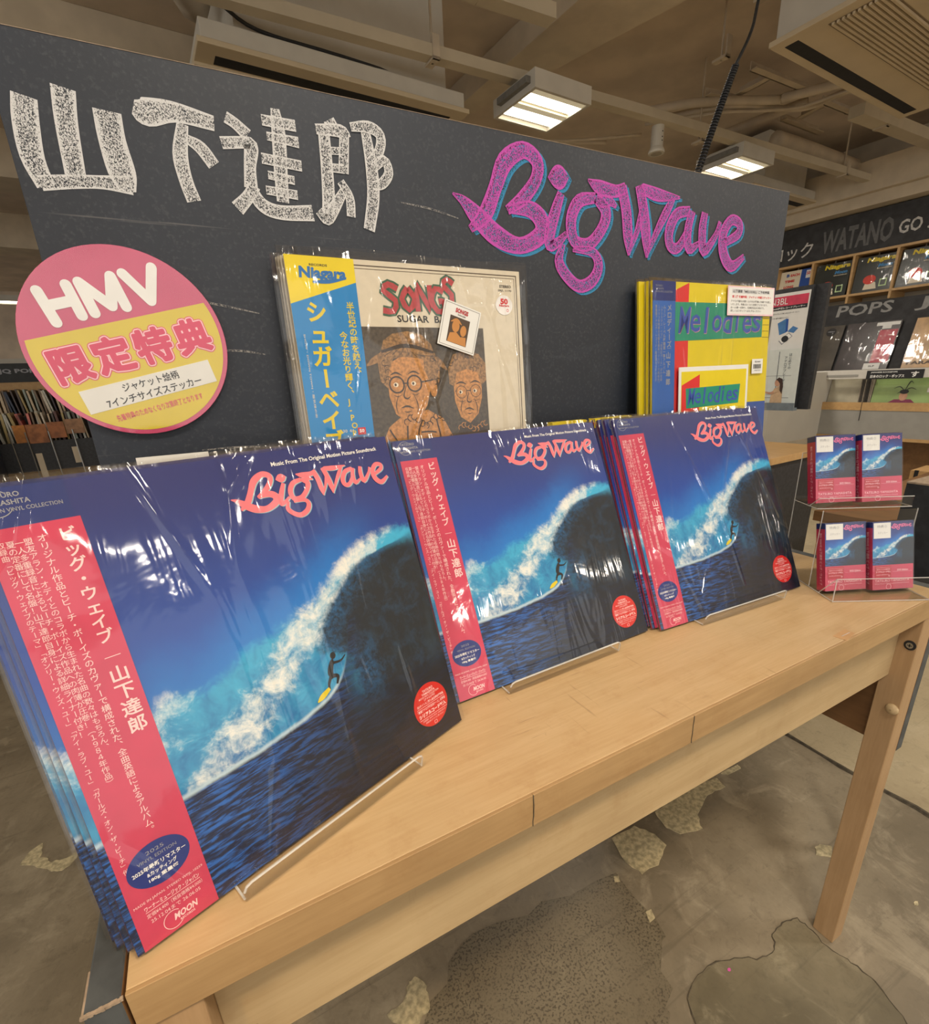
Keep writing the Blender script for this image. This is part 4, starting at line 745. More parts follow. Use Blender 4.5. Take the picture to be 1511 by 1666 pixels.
# red boxes with yellow tops behind the front records, and the white card behind the first stack
for k, (x, y_, z_, w_, lb) in enumerate([(.581, .33, .290, .066, 'small red case with yellow top, peeping over the middle record'), (.637, .30, .293, .075, 'small red case with yellow top in the gap beside the middle record')]):
    e = empty('disc_case', lb, 'case', (x, y_, .170)); b = MB(); b.box(0, w_+.05*0, 0, .012, 0, z_-.170-.005); b.build('red_case', RC, e); b = MB(); b.box(0, w_, -.0003, .0125, z_-.175, z_-.170); b.box(-.0005, .003, -.0006, 0, 0, z_-.175); b.build('yellow_band', MC['band_yellow'], e)
    e = empty('case_riser', 'black riser carrying the red case %s' % ('behind the middle record' if k == 0 else 'in the gap beside the middle record'), 'riser', (x-.004, y_-.004, .0)); b = MB(); b.box(0, w_+.008, 0, .03, 0, .003); b.box(0, w_+.008, .010, .030, .003, .1695); b.build('block', BLK, e)
e = empty('white_card', 'white card edge standing behind the large front left record', 'card', (.044, .372, 0)); b = MB(); b.box(0, .072, 0, .002, 0, .290); b.build('card', PAPER, e); b = MB(); b.box(-.002, .074, -.008, .012, 0, .004); b.build('foot', ACR, e)

# ------------------------------------------------------------------ cassette stand
sy = math.radians(-30.8)
stn = empty('cassette_stand', 'clear acrylic two-tier stand with four cassettes at the right end of the table', 'stand', (.941, .075, .0002)); stn.rotation_euler = (0, 0, sy)
Wd = .146; tk = .0025
def plate(nm, x0, x1, y0, y1, z0, z1, edges=True):
    b = MB(); b.box(x0, x1, y0, y1, z0, z1); o = b.build(nm, ACR, stn)
    return o
plate('base_plate', 0, Wd, 0, .14, 0, tk); plate('front_wall', 0, Wd, 0, tk, tk, .039)
plate('upper_plate', -.002, Wd, .075, .14, .132, .132+tk); plate('upper_front_wall', -.002, Wd, .075, .075+tk, .1345, .150)
plate('back_rest', -.002, Wd, .1375, .14, .1345, .215); plate('riser_plate', 0, Wd, .060, .0625, tk, .132)
b = MB(); E3 = [[(0, 0, .0012), (Wd, 0, .0012)], [(0, 0, .039), (Wd, 0, .039)], [(0, 0, 0.001), (0, 0, .039)], [(Wd, 0, 0.001), (Wd, 0, .039)], [(0, 0, .0012), (0, .14, .0012)], [(Wd, 0, .0012), (Wd, .14, .0012)],
   [(-.002, .075, .133), (Wd, .075, .133)], [(-.002, .075, .150), (Wd, .075, .150)], [(-.002, .075, .133), (-.002, .14, .133)], [(-.002, .14, 0), (-.002, .14, .215)], [(0, .0, .039), (0, .035, .0025)], [(-.002, .075, .150), (-.002, .095, .1345)], [(0, .0625, .0025), (0, .0625, .133)], [(-.002, .14, .215), (Wd, .14, .215)], [(Wd, .0625, .0025), (Wd, .0625, .133)], [(Wd, .075, .133), (Wd, .14, .133)]]
for e_ in E3: b.tube(e_, .0008, 5)
b.build('polished_edge', ACE, stn)
def cassette():
    r = bpy.data.objects.new('cassette', None); C.objects.link(r); w_, h_, d_ = .0690, .110, .0185
    b = MB()
    b.add([(0, 0, .040), (w_, 0, .040), (w_, 0, h_), (0, 0, h_)], [(0, 1, 2, 3)], 0, [[(.10, .10), (1, .10), (1, 1), (.10, 1)]])
    b.add([(0, 0, .0), (w_, 0, .0), (w_, 0, .04), (0, 0, .04)], [(0, 1, 2, 3)], 1)
    b.add([(0, 0, 0), (0, d_, 0), (0, d_, h_-.009), (0, 0, h_-.009)], [(1, 0, 3, 2)], 1); b.add([(0, 0, h_-.009), (0, d_, h_-.009), (0, d_, h_), (0, 0, h_)], [(1, 0, 3, 2)], 2)
    b.add([(w_, 0, 0), (w_, d_, 0), (w_, d_, h_), (w_, 0, h_), (0, d_, 0), (0, d_, h_), (0, 0, 0), (0, 0, h_)], [(0, 1, 2, 3), (1, 4, 5, 2), (6, 4, 1, 0), (7, 3, 2, 5)], 2)
    bx = b.build('case', [WAVE, PINK, MC['navy_band']], r)
    b = MB(); b.box(.0015, .030, -.0005, 0, .0835, .1085); lb = b.build('white_label', PAPER, r)
    b = MB(); y = -.0007; line(b, '特典②', .007, .1005, .0235, .1050, y, -.005); line(b, 'ステッカー', .008, .0905, .0245, .0940, y, -.005); b.build('handwriting', I_GY, lb)
    b = MB()
    for k, s_ in enumerate(STK['B']): b.ribbon([(.030+(x-.46)*.058, .1005+(z-.57)*.058+(x-.46)*.004, w__*.075) for x, z, w__ in s_], -.0003-.00001*k)
    b.build('title_lettering', plain('ink_title_violet', rgb(214, 110, 160), .4), bx)
    b = MB(); b.box(.004, .031, -.0005, 0, .0195, .0385); rs = b.build('red_sticker', plain('ink_crimson', rgb(176, 24, 44), .35), r)
    b = MB(); y = -.0007; b.box(.005, .030, y, -.0005, .036, .0362); line(b, 'シリアルコード封入', .005, .0275, .030, .0305, y, .03); line(b, '全5タイトル応募特典', .006, .0320, .029, .0342, y); line(b, '2025年12月3日から', .006, .0235, .026, .0252, y); b.ring(.0275, .0225, .001, .0014, y, 10); b.build('lettering', I_PK3, rs)
    b = MB(); y = -.0004; line(b, '2025 Edition', .041, .0295, .060, .0325, y, .01); b.box(.033, .066, y-.0001, y, .0285, .0287); line(b, 'TATSURO YAMASHITA', .004, .0125, .062, .0165, y, .0); line(b, 'Music From The Original Motion Picture', .004, .0085, .062, .0105, y)
    b.ring(.027, .0045, .004, .0045, y, 20); b.build('lettering', I_PK3, bx)
    b = MB(); line(b, 'BIG WAVE 山下達郎 ビッグ・ウェイブ', 0, 0, .085, .0055, 0, .01); b.v = [(-.0003, .0113-p_[2], .094-p_[0]) for p_ in b.v]; b.build('spine_lettering', I_PK3, bx)
    b = MB(); b.box(-.0006, w_+.0006, -.0012, d_+.0006, -.0004, h_+.0008); b.build('clear_wrap', FILM_SOFT, r)
    return r
c0 = cassette(); SM = Matrix.Translation((.941, .075, 0)) @ Matrix.Rotation(sy, 4, 'Z')
for k, (x, y_, z_, lb) in enumerate([(.0025, .0290, .0072, 'lower left cassette on the acrylic stand'), (.0765, .0290, .0072, 'lower right cassette on the acrylic stand'), (.0015, .0925, .1387, 'upper left cassette on the acrylic stand'), (.0755, .0925, .1387, 'upper right cassette on the acrylic stand')]):
    o = c0 if k == 0 else copy_tree(c0); put(o, SM @ Matrix.Translation((x+.002, y_-.002, z_)) @ Matrix.Rotation(.11, 4, 'Z') @ Matrix.Rotation(-.26, 4, 'X')); tag(o, 'boxed blue and pink wave ' + lb, 'cassette', 'cassettes on the acrylic stand')
# black display box standing beyond the table end
e = empty('black_box', 'black upright box with pale worn rim behind the cassette stand', 'box', (1.30, -.02, 0)); b = MB(); b.prisy([(0, -.14), (.30, -.14), (.30, .13), (.012, .13)], 0, .175); b.build('body', BLK, e); b = MB(); b.prisy([(.011, .1302), (.30, .1302), (.30, .1335), (.011, .1335)], 0, .175); b.build('worn_rim', WORN, e)
b = MB(); b.box(.04, .06, .108, .128, -T+.01, -.14); b.box(.03, .07, .098, .138, -T, -T+.012); b.build('pedestal', DARK, e)

# ------------------------------------------------------------------ right wall: cubby shelf, signs, record bins (shop coordinates)
XW = 6.2
def wallM(xp=XW):   # local x runs along the wall towards the viewer's right, local -y faces the shop (-x')
    return Matrix.Translation((xp, 0, 0)) @ Matrix.Rotation(math.radians(-90), 4, 'Z')
# local coords: lx = -y', ly = x'-xp
def wl(name, label, cat, xp=XW, group=None):
    e = empty(name, label, cat, (0, 0, 0), group); e.matrix_world = wallM(xp); return room(e)
SGN = plain('sign_black', rgb(52, 52, 54), .7, var=.25, nscale=14)
sg = wl('sign_board', 'long black sign board with chalked lettering above the wall cubbies', 'sign')
b = MB(); b.box(-3.6, -.6, 0, .03, 1.350, 1.69); b.build('panel', SGN, sg)
CW = chalk('sign_chalk', rgb(205, 205, 200), .40, 60, .1); CWF = chalk('sign_chalk_faint', rgb(140, 140, 138), .47, 60, .1)
b = MB(); line(b, 'ロック', -3.10, 1.40, -2.70, 1.54, -.002, .01); b.build('white_chalk_lettering', plain('ink_chalk_pale', rgb(196, 194, 190), .8, var=.2, nscale=60), sg); b = MB(); line(b, 'GO', -1.99, 1.44, -1.82, 1.55, -.002, .02); b.build('white_chalk_lettering', MC['ink_chalk_pale'], sg); b = MB(); line(b, '!!', -1.78, 1.44, -1.72, 1.55, -.002, .01); b.build('white_chalk_lettering', MC['ink_chalk_pale'], sg)
b = MB(); line(b, 'WATANO', -2.62, 1.40, -2.03, 1.60, -.002, .03); b.build('grey_chalk_lettering', plain('ink_mid_grey', rgb(104, 104, 104), .8), sg)
cb = wl('cubby_shelf', 'pale wooden cubby shelf of record slots high on the right wall', 'shelf')
b = MB(); b.box(-3.62, -.55, -.015, .30, 1.330, 1.350); b.build('top_board', SHELFW, cb)
b = MB(); b.box(-3.62, -.55, -.015, .30, .975, .995); b.build('bottom_board', SHELFW, cb)
b = MB(); b.box(-3.62, -.55, .30, .31, .975, 1.35); b.build('back_panel', BLK, cb)
for k, yy in enumerate((3.365, 3.015, 2.665, 2.30, 1.952, 1.60, 1.25, .90)):
    b = MB(); b.box(-yy-.010, -yy+.010, -.015, .30, .915 if k in (2, 3, 4) else .995, 1.33); b.build('divider', SHELFW, cb)
    if k < 7:
        sp_ = wl('shelf_spotlight', 'tiny cone lamp inside wall cubby %s' % ['furthest left', 'left of the red-lettered record', 'over the first dark record', 'over the second dark record', 'over the third dark record', 'right of the dark records', 'nearest the right end'][k], 'lamp', group='cone lamps in the wall cubbies')
        sp_.matrix_world = wallM() @ Matrix.Translation((-yy+.175, .06, 1.296)); b = MB(); b.tube([(0, 0, .033), (0, 0, .02), (0, 0, 0)], [.004, .006, .014], 10); b.build('cone', STEEL, sp_)
DKC = plain('dark_cover', rgb(38, 44, 42), .35, var=.3, nscale=12)
for k, yy in enumerate((2.665, 2.30, 1.952, 1.60)):
    r = wl('vinyl_record', ['dark record with yellow lettering in the cubby right of the red-lettered one', 'dark record with yellow lettering in the middle visible cubby', 'dark record with yellow lettering in the cubby at the right frame edge', 'dark record in the cubby just beyond the frame'][k], 'record', XW, 'dark records in the wall cubbies')
    r.matrix_world = wallM() @ Matrix.Translation((-yy+.018, .010, .998)) @ Matrix.Rotation(-.12, 4, 'X')
    s_ = .31; sl = sleeve(r, DKC, DKC, s=s_, th=.012)
    b = MB(); line(b, 'Niagara', .075, .245, .300, .298, -.001, .05, slant=.15); b.build('yellow_lettering', I_Y, sl)
    b = MB(); line(b, 'Moon', .175, .205, .285, .235, -.001, .05, slant=.2); b.build('blue_lettering', plain('ink_sky', rgb(60, 140, 200), .5), sl)
    b = MB(); line(b, '40TH ANNIVERSARY', .17, .188, .29, .198, -.001, .03); b.poly([(.09, .02), (.20, .02), (.185, .075), (.14, .095), (.10, .07)], -.001); b.build('white_print', I_CR, sl)
    b = MB(); b.disc(.13, .105, .052, .040, -.0015, 24); b.build('red_print', plain('ink_signal', rgb(215, 60, 45), .5), sl)
    b = MB(); b.box(.215, .275, -.002, -.001, .035, .10, 0); b.box(.225, .265, -.003, -.002, .045, .09, 1); b.build('small_card_print', [plain('ink_lime', rgb(190, 215, 160), .5), DKC], sl)
    bag(r, FILMS[k], s=s_, seed=30+k, th=.012)
r = wl('vinyl_record', 'white record with red and blue lettering in the left visible cubby', 'record'); r.matrix_world = wallM() @ Matrix.Translation((-3.0, .010, .998)) @ Matrix.Rotation(-.12, 4, 'X')
sl = sleeve(r, I_CR, I_CR, s=.31, th=.012); b = MB(); line(b, 'EACH', .10, .255, .19, .280, -.001, .05); line(b, 'TIME', .05, .200, .15, .225, -.001, .05); line(b, 'LONG', .05, .145, .15, .17, -.001, .05); b.build('red_lettering', I_R, sl)
b = MB(); line(b, 'B', .06, .255, .09, .285, -.001, .05); b.box(.205, .31, -.001, 0, 0, .31); b.build('blue_print', I_DB, sl); b = MB(); b.box(.255, .30, -.002, -.001, .22, .295, 0); line(b, '50', .26, .25, .295, .28, -.003, .03, 1); b.build('price_print', [PAPER, I_R], sl); bag(r, FILMS[1], s=.31, seed=40, th=.012)
r = wl('vinyl_record', 'blue record in the cubby half hidden by the blackboard', 'record'); r.matrix_world = wallM() @ Matrix.Translation((-3.35, .010, .998)) @ Matrix.Rotation(-.12, 4, 'X'); sleeve(r, I_DB, I_DB, s=.31, th=.012)
# sloping black display board with POPS lettering and face-out records
db = wl('sloping_display_board', 'black sloping display board with chalked POPS lettering under the cubbies', 'sign')
MB_ = lambda: MB(Matrix.Translation((0, 0, .285)) @ Matrix.Rotation(-.32, 4, 'X'))
db.matrix_world = wallM(6.0)
b = MB_(); b.box(-2.9, -.6, 0, .02, -.02, .66); b.build('panel', SGN, db)
for t_, bx_ in (('POPS', (-2.36, .535, -1.90, .645)), ('J', (-1.73, .52, -1.63, .64)), ('&', (-2.60, .50, -2.50, .59))): b = MB_(); line(b, t_, *bx_, -.002, .02); b.build('white_chalk_lettering', plain('ink_chalk_grey', rgb(150, 150, 148), .8), db)
for k, (yy, col, lb, cat) in enumerate([(2.56, rgb(82, 76, 68), 'dull brown record with round black sticker on the sloping board', 'a'), (2.205, rgb(54, 46, 48), 'dark wrapped record with red corner on the sloping board', 'b'), (1.668, rgb(190, 150, 96), 'tan brown paper record at the right frame edge', 'c')]):
    r = wl('vinyl_record', lb, 'record', 6.0); r.matrix_world = wallM(6.0) @ Matrix.Translation((0, 0, .285)) @ Matrix.Rotation(-.32, 4, 'X') @ Matrix.Translation((-yy, -.03, .0)) @ Matrix.Rotation(.0, 4, 'Y')
    w_ = .315 if k else .31; h_ = .44; cm = plain('cover_%s' % 'abc'[k] , col, .35, var=.25, nscale=8)
    sl = sleeve(r, cm, cm, s=w_*(1.36 if k == 1 else 1.05), h=h_, th=.012)
    if k == 0: b = MB(); b.disc(.22, .38, .045, .04, -.001, 20, 0); line(b, '180g', .19, .375, .25, .39, -.002, .03, 1); b.build('black_sticker', [I_K, I_GY], sl)
    if k == 1:
        b = MB(); b.box(.28, .42, -.001, 0, .06, .36, 0); b.box(.24, .42, -.002, -.001, .40, .43, 1); b.box(.29, .36, -.002, -.001, .37, .40, 1); b.box(.24, .37, -.003, -.002, .0, .055, 1); line(b, '2LP', .28, .02, .33, .035, -.004, .02, 2); b.build('cover_print', [plain('ink_rose', rgb(176, 30, 56), .4), PAPER, I_K], sl)
    if k == 2: b = MB(); line(b, 'PARADE', .03, .03, .30, .06, -.001, .04); b.ribbon([(.22, .36, .002), (.27, .37, .006), (.32, .35, .002)], -.001); b.build('dark_lettering', I_BR, sl)
    bag(r, FILMS[(k+1) % 4], s=w_*(1.36 if k == 1 else 1.05), h=h_, seed=50+k, th=.012)
# bins
bn = wl('record_bin', 'pale wood and grey record bin with clear header strip along the right wall', 'bin', 5.3)
b = MB(); b.box(-1.96, -.3, 0, .02, -.115, -.03); b.build('grey_fascia', GREYP, bn); b = MB(); b.box(-1.96, -.3, -.004, .02, -.03, .035); b.build('wood_rail', SHELFW, bn)
b = MB(); b.box(-1.655, -1.652, -.006, .0, -.115, .035); b.build('rail_joint', DARK, bn)
b = MB(); b.box(-1.96, -.3, -.01, .02, -.27, -.245); b.build('wood_trim', SHELFW, bn); b = MB(); b.box(-1.96, -.3, 0, .02, -.245, -.115); b.build('grey_fascia', GREYP, bn)
b = MB(); b.box(-1.96, -.3, .02, .7, -.06, -.03); b.build('bin_floor', BROWNW, bn); b = MB(); b.box(-2.06, -.3, .62, .66, -T, .25); b.build('bin_back', BLK, bn)
b = MB(); b.box(-1.96, -.3, .30, .33, -T, -.27); b.build('brown_recess', BROWNW, bn)
b = MB(); b.box(-2.02, -1.96, -.9, .66, -.27, .29); o = b.build('side_panel', [plain('frosted_side', rgb(186, 182, 172), .35, var=.04, nscale=4)], bn); o['label'] = 'grey frosted side panel'
b = MB(); b.box(-2.025, -2.02, -.86, -.83, .12, .22); b.build('barcode_mark', DARK, bn)
b = MB(); b.box(-2.08, -.3, -.012, -.004, .228, .300); b.build('header_strip', plain('header_white', rgb(206, 202, 194), .3, var=.03), bn); 
b = MB(); b.box(-2.0, -1.72, -.016, -.013, .245, .262); b.box(-1.66, -1.28, -.016, -.013, .222, .290, 1); line(b, '日本のロック・ポップス', -1.63, .232, -1.40, .256, -.018, .03, 2); line(b, 'す', -1.36, .232, -1.31, .275, -.018, .03, 2); line(b, 'JAPANESE ROCK&POPS', -1.63, .268, -1.45, .280, -.018, .03, 2); b.build('header_print', [GREYP, I_K, I_WH], bn)
for k, (y0, w_, lb) in enumerate([(1.955, .24, 'pale plastic-wrapped record at the left of the bin'), (1.62, .42, 'green record with a figure in a plum top in the bin')]):
    r = wl('vinyl_record', lb, 'record', 5.3); r.matrix_world = wallM(5.3) @ Matrix.Translation((-y0, .05, -.025)) @ Matrix.Rotation(-.18, 4, 'X')
    cm = plain(['cover_pale', 'cover_leaf'][k], [rgb(176, 170, 148), rgb(150, 176, 110)][k], .4, var=.2, nscale=5); sl = sleeve(r, cm, cm, s=w_, h=.26, th=.01)
    if k == 1:
        b = MB(); b.poly([(.10, .0), (.11, .05), (.16, .085), (.27, .085), (.31, .05), (.32, 0)], -.001, 0); b.disc(.215, .11, .028, .036, -.002, 20, 1); b.disc(.215, .145, .03, .018, -.003, 20, 2)
        for a, c_ in ((.14, .17), (.29, .16), (.26, .21), (.17, .13)): b.ribbon([(.215, .15, .004), ((.215+a)/2, c_+.015, .006), (a, c_, .002)], -.0035, 2)
        b.box(.36, .40, -.002, -.001, .14, .175, 3); b.build('cover_figure_print', [plain('ink_plum', rgb(132, 40, 80), .4), plain('ink_skin', rgb(196, 150, 122), .5), I_K, PAPER], sl)
    bag(r, FILMS[k], s=w_, h=.26, seed=60+k, th=.01)
for k in range(9):
    r = wl('vinyl_record', '%s record edge in the right wall bin' % ['leftmost', 'second from the left', 'third from the left', 'fourth from the left', 'fifth from the left', 'sixth from the left', 'seventh from the left', 'eighth from the left', 'rightmost'][k], 'record', 5.3, 'record edges in the right wall bin')
    r.matrix_world = wallM(5.3) @ Matrix.Translation((-1.715+.0105*k, .06, -.028)); g_ = random.choice([rgb(120, 112, 100), rgb(84, 78, 72), rgb(160, 150, 134), rgb(60, 56, 52)])
    b = MB(); b.box(0, .006, 0, .30, 0, .25); b.build('sleeve', plain('edge_%s' % 'abcdefghi'[k], g_, .4), r)
# second black counter with turntable leaflet rack in front of it
ct = empty('counter', 'wood-topped black counter behind the right-hand record', 'counter', (0, 0, 0)); room(ct)
b = MB(); b.box(1.38, 2.72, .78, 1.55, -.030, 0); b.build('worktop', SHELFW, ct, bevel=.002)
b = MB(); b.box(1.40, 2.70, .80, 1.52, -T, -.030); b.build('front_panel', BLK, ct)
lf = empty('leaflet_rack', 'black upright leaflet rack with two posters behind the yellow record', 'rack'); lf.matrix_world = Matrix.Translation((3.1, 0, 0)) @ Matrix.Rotation(math.radians(-90), 4, 'Z'); room(lf)
b = MB(); b.box(-1.47, -1.145, .0, .03, .13, .742); b.box(-1.145, -1.085, .02, .05, .13, .742); b.build('back_board', BLK, lf); b = MB(); b.box(-1.47, -1.42, .0, .03, -T+.01, .13); b.box(-1.47, -1.12, -.10, .16, -T, -T+.012); b.build('foot', BLK, lf)
b = MB(); b.box(-1.45, -1.13, -.035, .0, .125, .140); b.box(-1.45, -1.13, -.038, -.035, .125, .165); b.build('tray', plain('grey_tray', rgb(110, 122, 130), .4), lf)
p1 = empty('poster', 'upper white poster with pink heading and blue turntable drawing on the leaflet rack', 'poster'); p1.matrix_world = lf.matrix_world @ Matrix.Translation((-1.365, -.004, .42)); room(p1)
b = MB(); b.box(0, .212, -.001, .001, 0, .300); sh = b.build('sheet', PAPER, p1)
b = MB(); y = -.0015; b.box(.0, .205, y, -.001, .238, .285, 0); b.box(0, .205, y, -.001, .218, .238, 1); line(b, 'N3BL', .018, .245, .105, .277, y-.001, .0, 2); line(b, 'Bluetooth対応レコードプレーヤー', .01, .2225, .195, .2335, y-.001, .02, 2)
line(b, 'レコードをワイヤレスで楽しめるスターターセット', .01, .198, .17, .206, y, .01, 1); line(b, '内蔵スピーカー搭載 充電式コンパクト', .01, .176, .12, .184, y, .01, 1); line(b, '(型)', -.005, .02, .025, .05, y, .0, 1)
b.poly([(.068, .155), (.11, .175), (.115, .105), (.085, .095)], y, 3); b.poly([(.110, .175), (.122, .172), (.126, .112), (.115, .105)], y, 4); b.poly([(.125, .110), (.15, .135), (.178, .122), (.158, .100)], y, 3); b.poly([(.085, .065), (.135, .105), (.155, .085), (.105, .045)], y, 5); b.poly([(.090, .068), (.134, .100), (.150, .085), (.107, .052)], y-.0005, 2); b.disc(.118, .074, .018, .016, y-.001, 20, 1)
b.build('poster_print', [plain('ink_raspberry', rgb(206, 56, 86), .4), I_K, I_WH, plain('ink_steel_blue', rgb(66, 120, 176), .4), I_DB, I_GY], sh)
p2 = empty('poster', 'lower pale leaflet with a person in a beige top on the leaflet rack', 'poster'); p2.matrix_world = lf.matrix_world @ Matrix.Translation((-1.375, -.012, .141)) @ Matrix.Rotation(.06, 4, 'X'); room(p2)
b = MB(); b.box(0, .235, -.003, .001, 0, .300); sh = b.build('sheet', plain('pale_leaflet', rgb(216, 224, 220), .4, var=.03), p2)
b = MB(); y = -.0035
for u_ in (.055, .125): b.box(u_, u_+.003, y, -.003, .03, .29, 0)
b.box(0, .2, y, -.003, .165, .1665, 0); b.box(0, .2, y, -.003, .05, .052, 0); column(b, 'はじめての', .185, .28, .0165, y-.001, 1.0, .01, 0); column(b, 'アナログプレーヤー', .163, .265, .0165, y-.001, 1.0, .01, 0)
b.poly([(.10, 0), (.105, .06), (.12, .10), (.15, .115), (.165, .08), (.168, .0)], y-.0005, 1); b.disc(.135, .130, .015, .02, y-.001, 16, 2); b.poly([(.125, .145), (.14, .158), (.158, .15), (.166, .11), (.163, .07), (.15, .09), (.148, .125), (.135, .142)], y-.0015, 3)
b.ribbon([(.14, .10, .016), (.105, .075, .012), (.06, .085, .008), (.045, .090, .006)], y-.002, 2); b.ribbon([(.145, .10, .018), (.12, .082, .016)], y-.0022, 1); b.poly([(.0, .085), (.06, .08), (.06, .07), (0, .07)], y-.001, 0); b.poly([(.0, .045), (.06, .045), (.045, .0), (0, .0)], y-.001, 4)
b.build('leaflet_print', [plain('ink_slate', rgb(70, 84, 96), .5), plain('ink_beige', rgb(206, 176, 140), .5), MC['ink_skin'] if 'ink_skin' in MC else I_OC, plain('ink_umber', rgb(60, 40, 36), .5), plain('ink_aubergine', rgb(60, 46, 66), .5)], sh)
cbx = empty('power_adapter', 'small black adapter with thin cable on the counter beside the record', 'adapter', (2.26, 1.02, 0)); room(cbx)
b = MB(); b.box(-.03, .03, -.02, .02, 0, .09); b.build('plug_body', BLK, cbx); b = MB(); b.tube(cr([(.03, 0, .07), (.06, 0, .06), (.07, .0, .02), (.05, -.01, .004), (.0, -.05, .004), (.15, -.06, .004)], 4), .003, 6); b.build('cable', BLK, cbx)
e = empty('cardboard_box', 'slotted brown cardboard display box right of the cassettes', 'box', (4.0, .60, -T)); room(e); b = MB(); b.prisy([(-.0, 0), (.25, 0), (.25, .52), (0, .52)], 0, .24); b.box(.0, .25, -.002, .0, .46, .47); b.build('carton', plain('cardboard', rgb(188, 150, 100), .8, var=.08), e); b = MB(); b.box(-.002, .01, .06, .10, .44, .522); b.box(-.002, .01, .20, .22, .40, .522); b.build('slot', DARK, e)
tb2 = empty('low_wooden_bench', 'low pale wooden bench beyond the right end of the table', 'bench', (2.3, .0, -T)); room(tb2)
b = MB(); b.box(0, 1.3, .20, .62, .56, .60); b.build('seat_board', BROWNW, tb2)
for x in (.02, 1.24):
    for y_ in (.22, .56): b = MB(); b.box(x, x+.04, y_, y_+.04, 0, .56); b.build('leg', SHELFW, tb2)

# ------------------------------------------------------------------ left background: record racks (shop coordinates)
rk = empty('record_rack', 'long black record rack with dividers and brown front panels far behind the blackboard', 'rack', (0, 0, 0)); room(rk)
b = MB(); b.box(-2.6, .3, 5.75, 5.80, .500, .655); b.build('header_board', plain('header_black', rgb(44, 48, 50), .6), rk)
b = MB(); line(b, 'JQ POPS', -.885, .565, -.60, .610, 5.745, .04); b.build('header_lettering', I_GY, rk)
b = MB(); b.box(-2.6, .3, 5.00, 5.03, -.20, .03); b.box(-2.6, .3, 5.03, 5.75, -.02, .0); b.box(-2.6, .3, 5.40, 5.42, .0, .22); b.build('front_board', BLK, rk)
b = MB(); b.box(-2.6, .3, 5.42, 5.75, .20, .22); b.box(-2.6, .3, 5.76, 5.80, -T, .5); b.build('shelf_board', SHELFW, rk)
for k, (x0, x1, z0, z1) in enumerate([(-.79, -.715, .05, .165), (-.71, -.585, .04, .165), (-.575, -.465, .07, .175), (-.46, -.34, .095, .19)]):
    b = MB(); b.box(x0, x1, 4.985, 5.0, z0-.02, z1); b.build('brown_panel', plain('panel_brown_%s' % 'abcd'[k], [rgb(190, 120, 40), rgb(156, 96, 50), rgb(150, 90, 48), rgb(150, 110, 78)][k], .5, var=.3, nscale=25), rk)
for x in (-.98, -.82, -.72, -.575, -.42, -.27):
    b = MB(); b.tube([(x, 4.97, .11), (x+.02, 4.97, -T+.02)], .005, 6); b.build('wire_divider', STEEL, rk)
b = MB(); b.box(-2.6, .3, 5.05, 5.7, -T, -.76); b.build('plinth', BLK, rk)
b = MB(); b.box(-.46, -.42, 4.99, 5.0, -.16, -.03); b.box(-.70, -.66, 4.99, 5.0, -.75, -.06); b.build('pale_gap_panel', CREAMP, rk)
random.seed(11); PAL = [rgb(200, 180, 150), rgb(120, 100, 80), rgb(80, 70, 66), rgb(170, 150, 96), rgb(214, 204, 186), rgb(60, 50, 60), rgb(150, 160, 150), rgb(96, 60, 56), rgb(190, 190, 180), rgb(50, 60, 80), rgb(210, 120, 110)]
PM = [plain('spine_%s' % 'abcdefghijk'[i], c_, .45, var=.15, nscale=40) for i, c_ in enumerate(PAL)]
ROWN = ['upper back row', 'lower front row']; ORD = ['1st', '2nd', '3rd']+['%dth' % i for i in range(4, 80)]
for rw, (y0, z0, h_, x0, x1, st_) in enumerate([(5.50, .222, .22, -1.3, -.32, .022), (5.10, .002, .26, -1.3, -.26, .024)]):
    x = x0; k = 0
    while x < x1:
        w_ = random.uniform(.010, .018); r = empty('vinyl_record', '%s record spine from the left in the %s of the far left rack' % (ORD[k], ROWN[rw]), 'record', (x, y0, z0), 'record spines in the far left rack, %s' % ROWN[rw]); room(r)
        b = MB(Matrix.Rotation(random.uniform(-.16, .02), 4, 'Y')); b.box(0, w_, 0, .18, 0, h_*random.uniform(.9, 1.0)); b.build('sleeve', random.choice(PM), r); x += st_+random.uniform(0, .006); k += 1
rk2 = empty('tall_case', 'tall dark case at the left frame edge beside the far rack', 'case', (-1.25, 4.60, -T)); room(rk2); b = MB(); b.box(0, .36, 0, .3, 0, .95); b.build('body', plain('case_navy', rgb(34, 38, 50), .5), rk2); b = MB(); b.box(0, .36, -.01, 0, 0, .60); b.build('pale_kickboard', SHELFW, rk2)
cr_ = empty('wall_counter', 'far back wall counter strip behind the left rack', 'counter', (-6, 8.0, -T)); room(cr_); b = MB(); b.box(0, 6.5, 0, .4, 1.45, 1.62); b.build('pale_fascia', WHITEP, cr_); b = MB(); b.box(0, 6.5, .02, .4, 0, 1.45); b.build('dark_body', BLK, cr_)

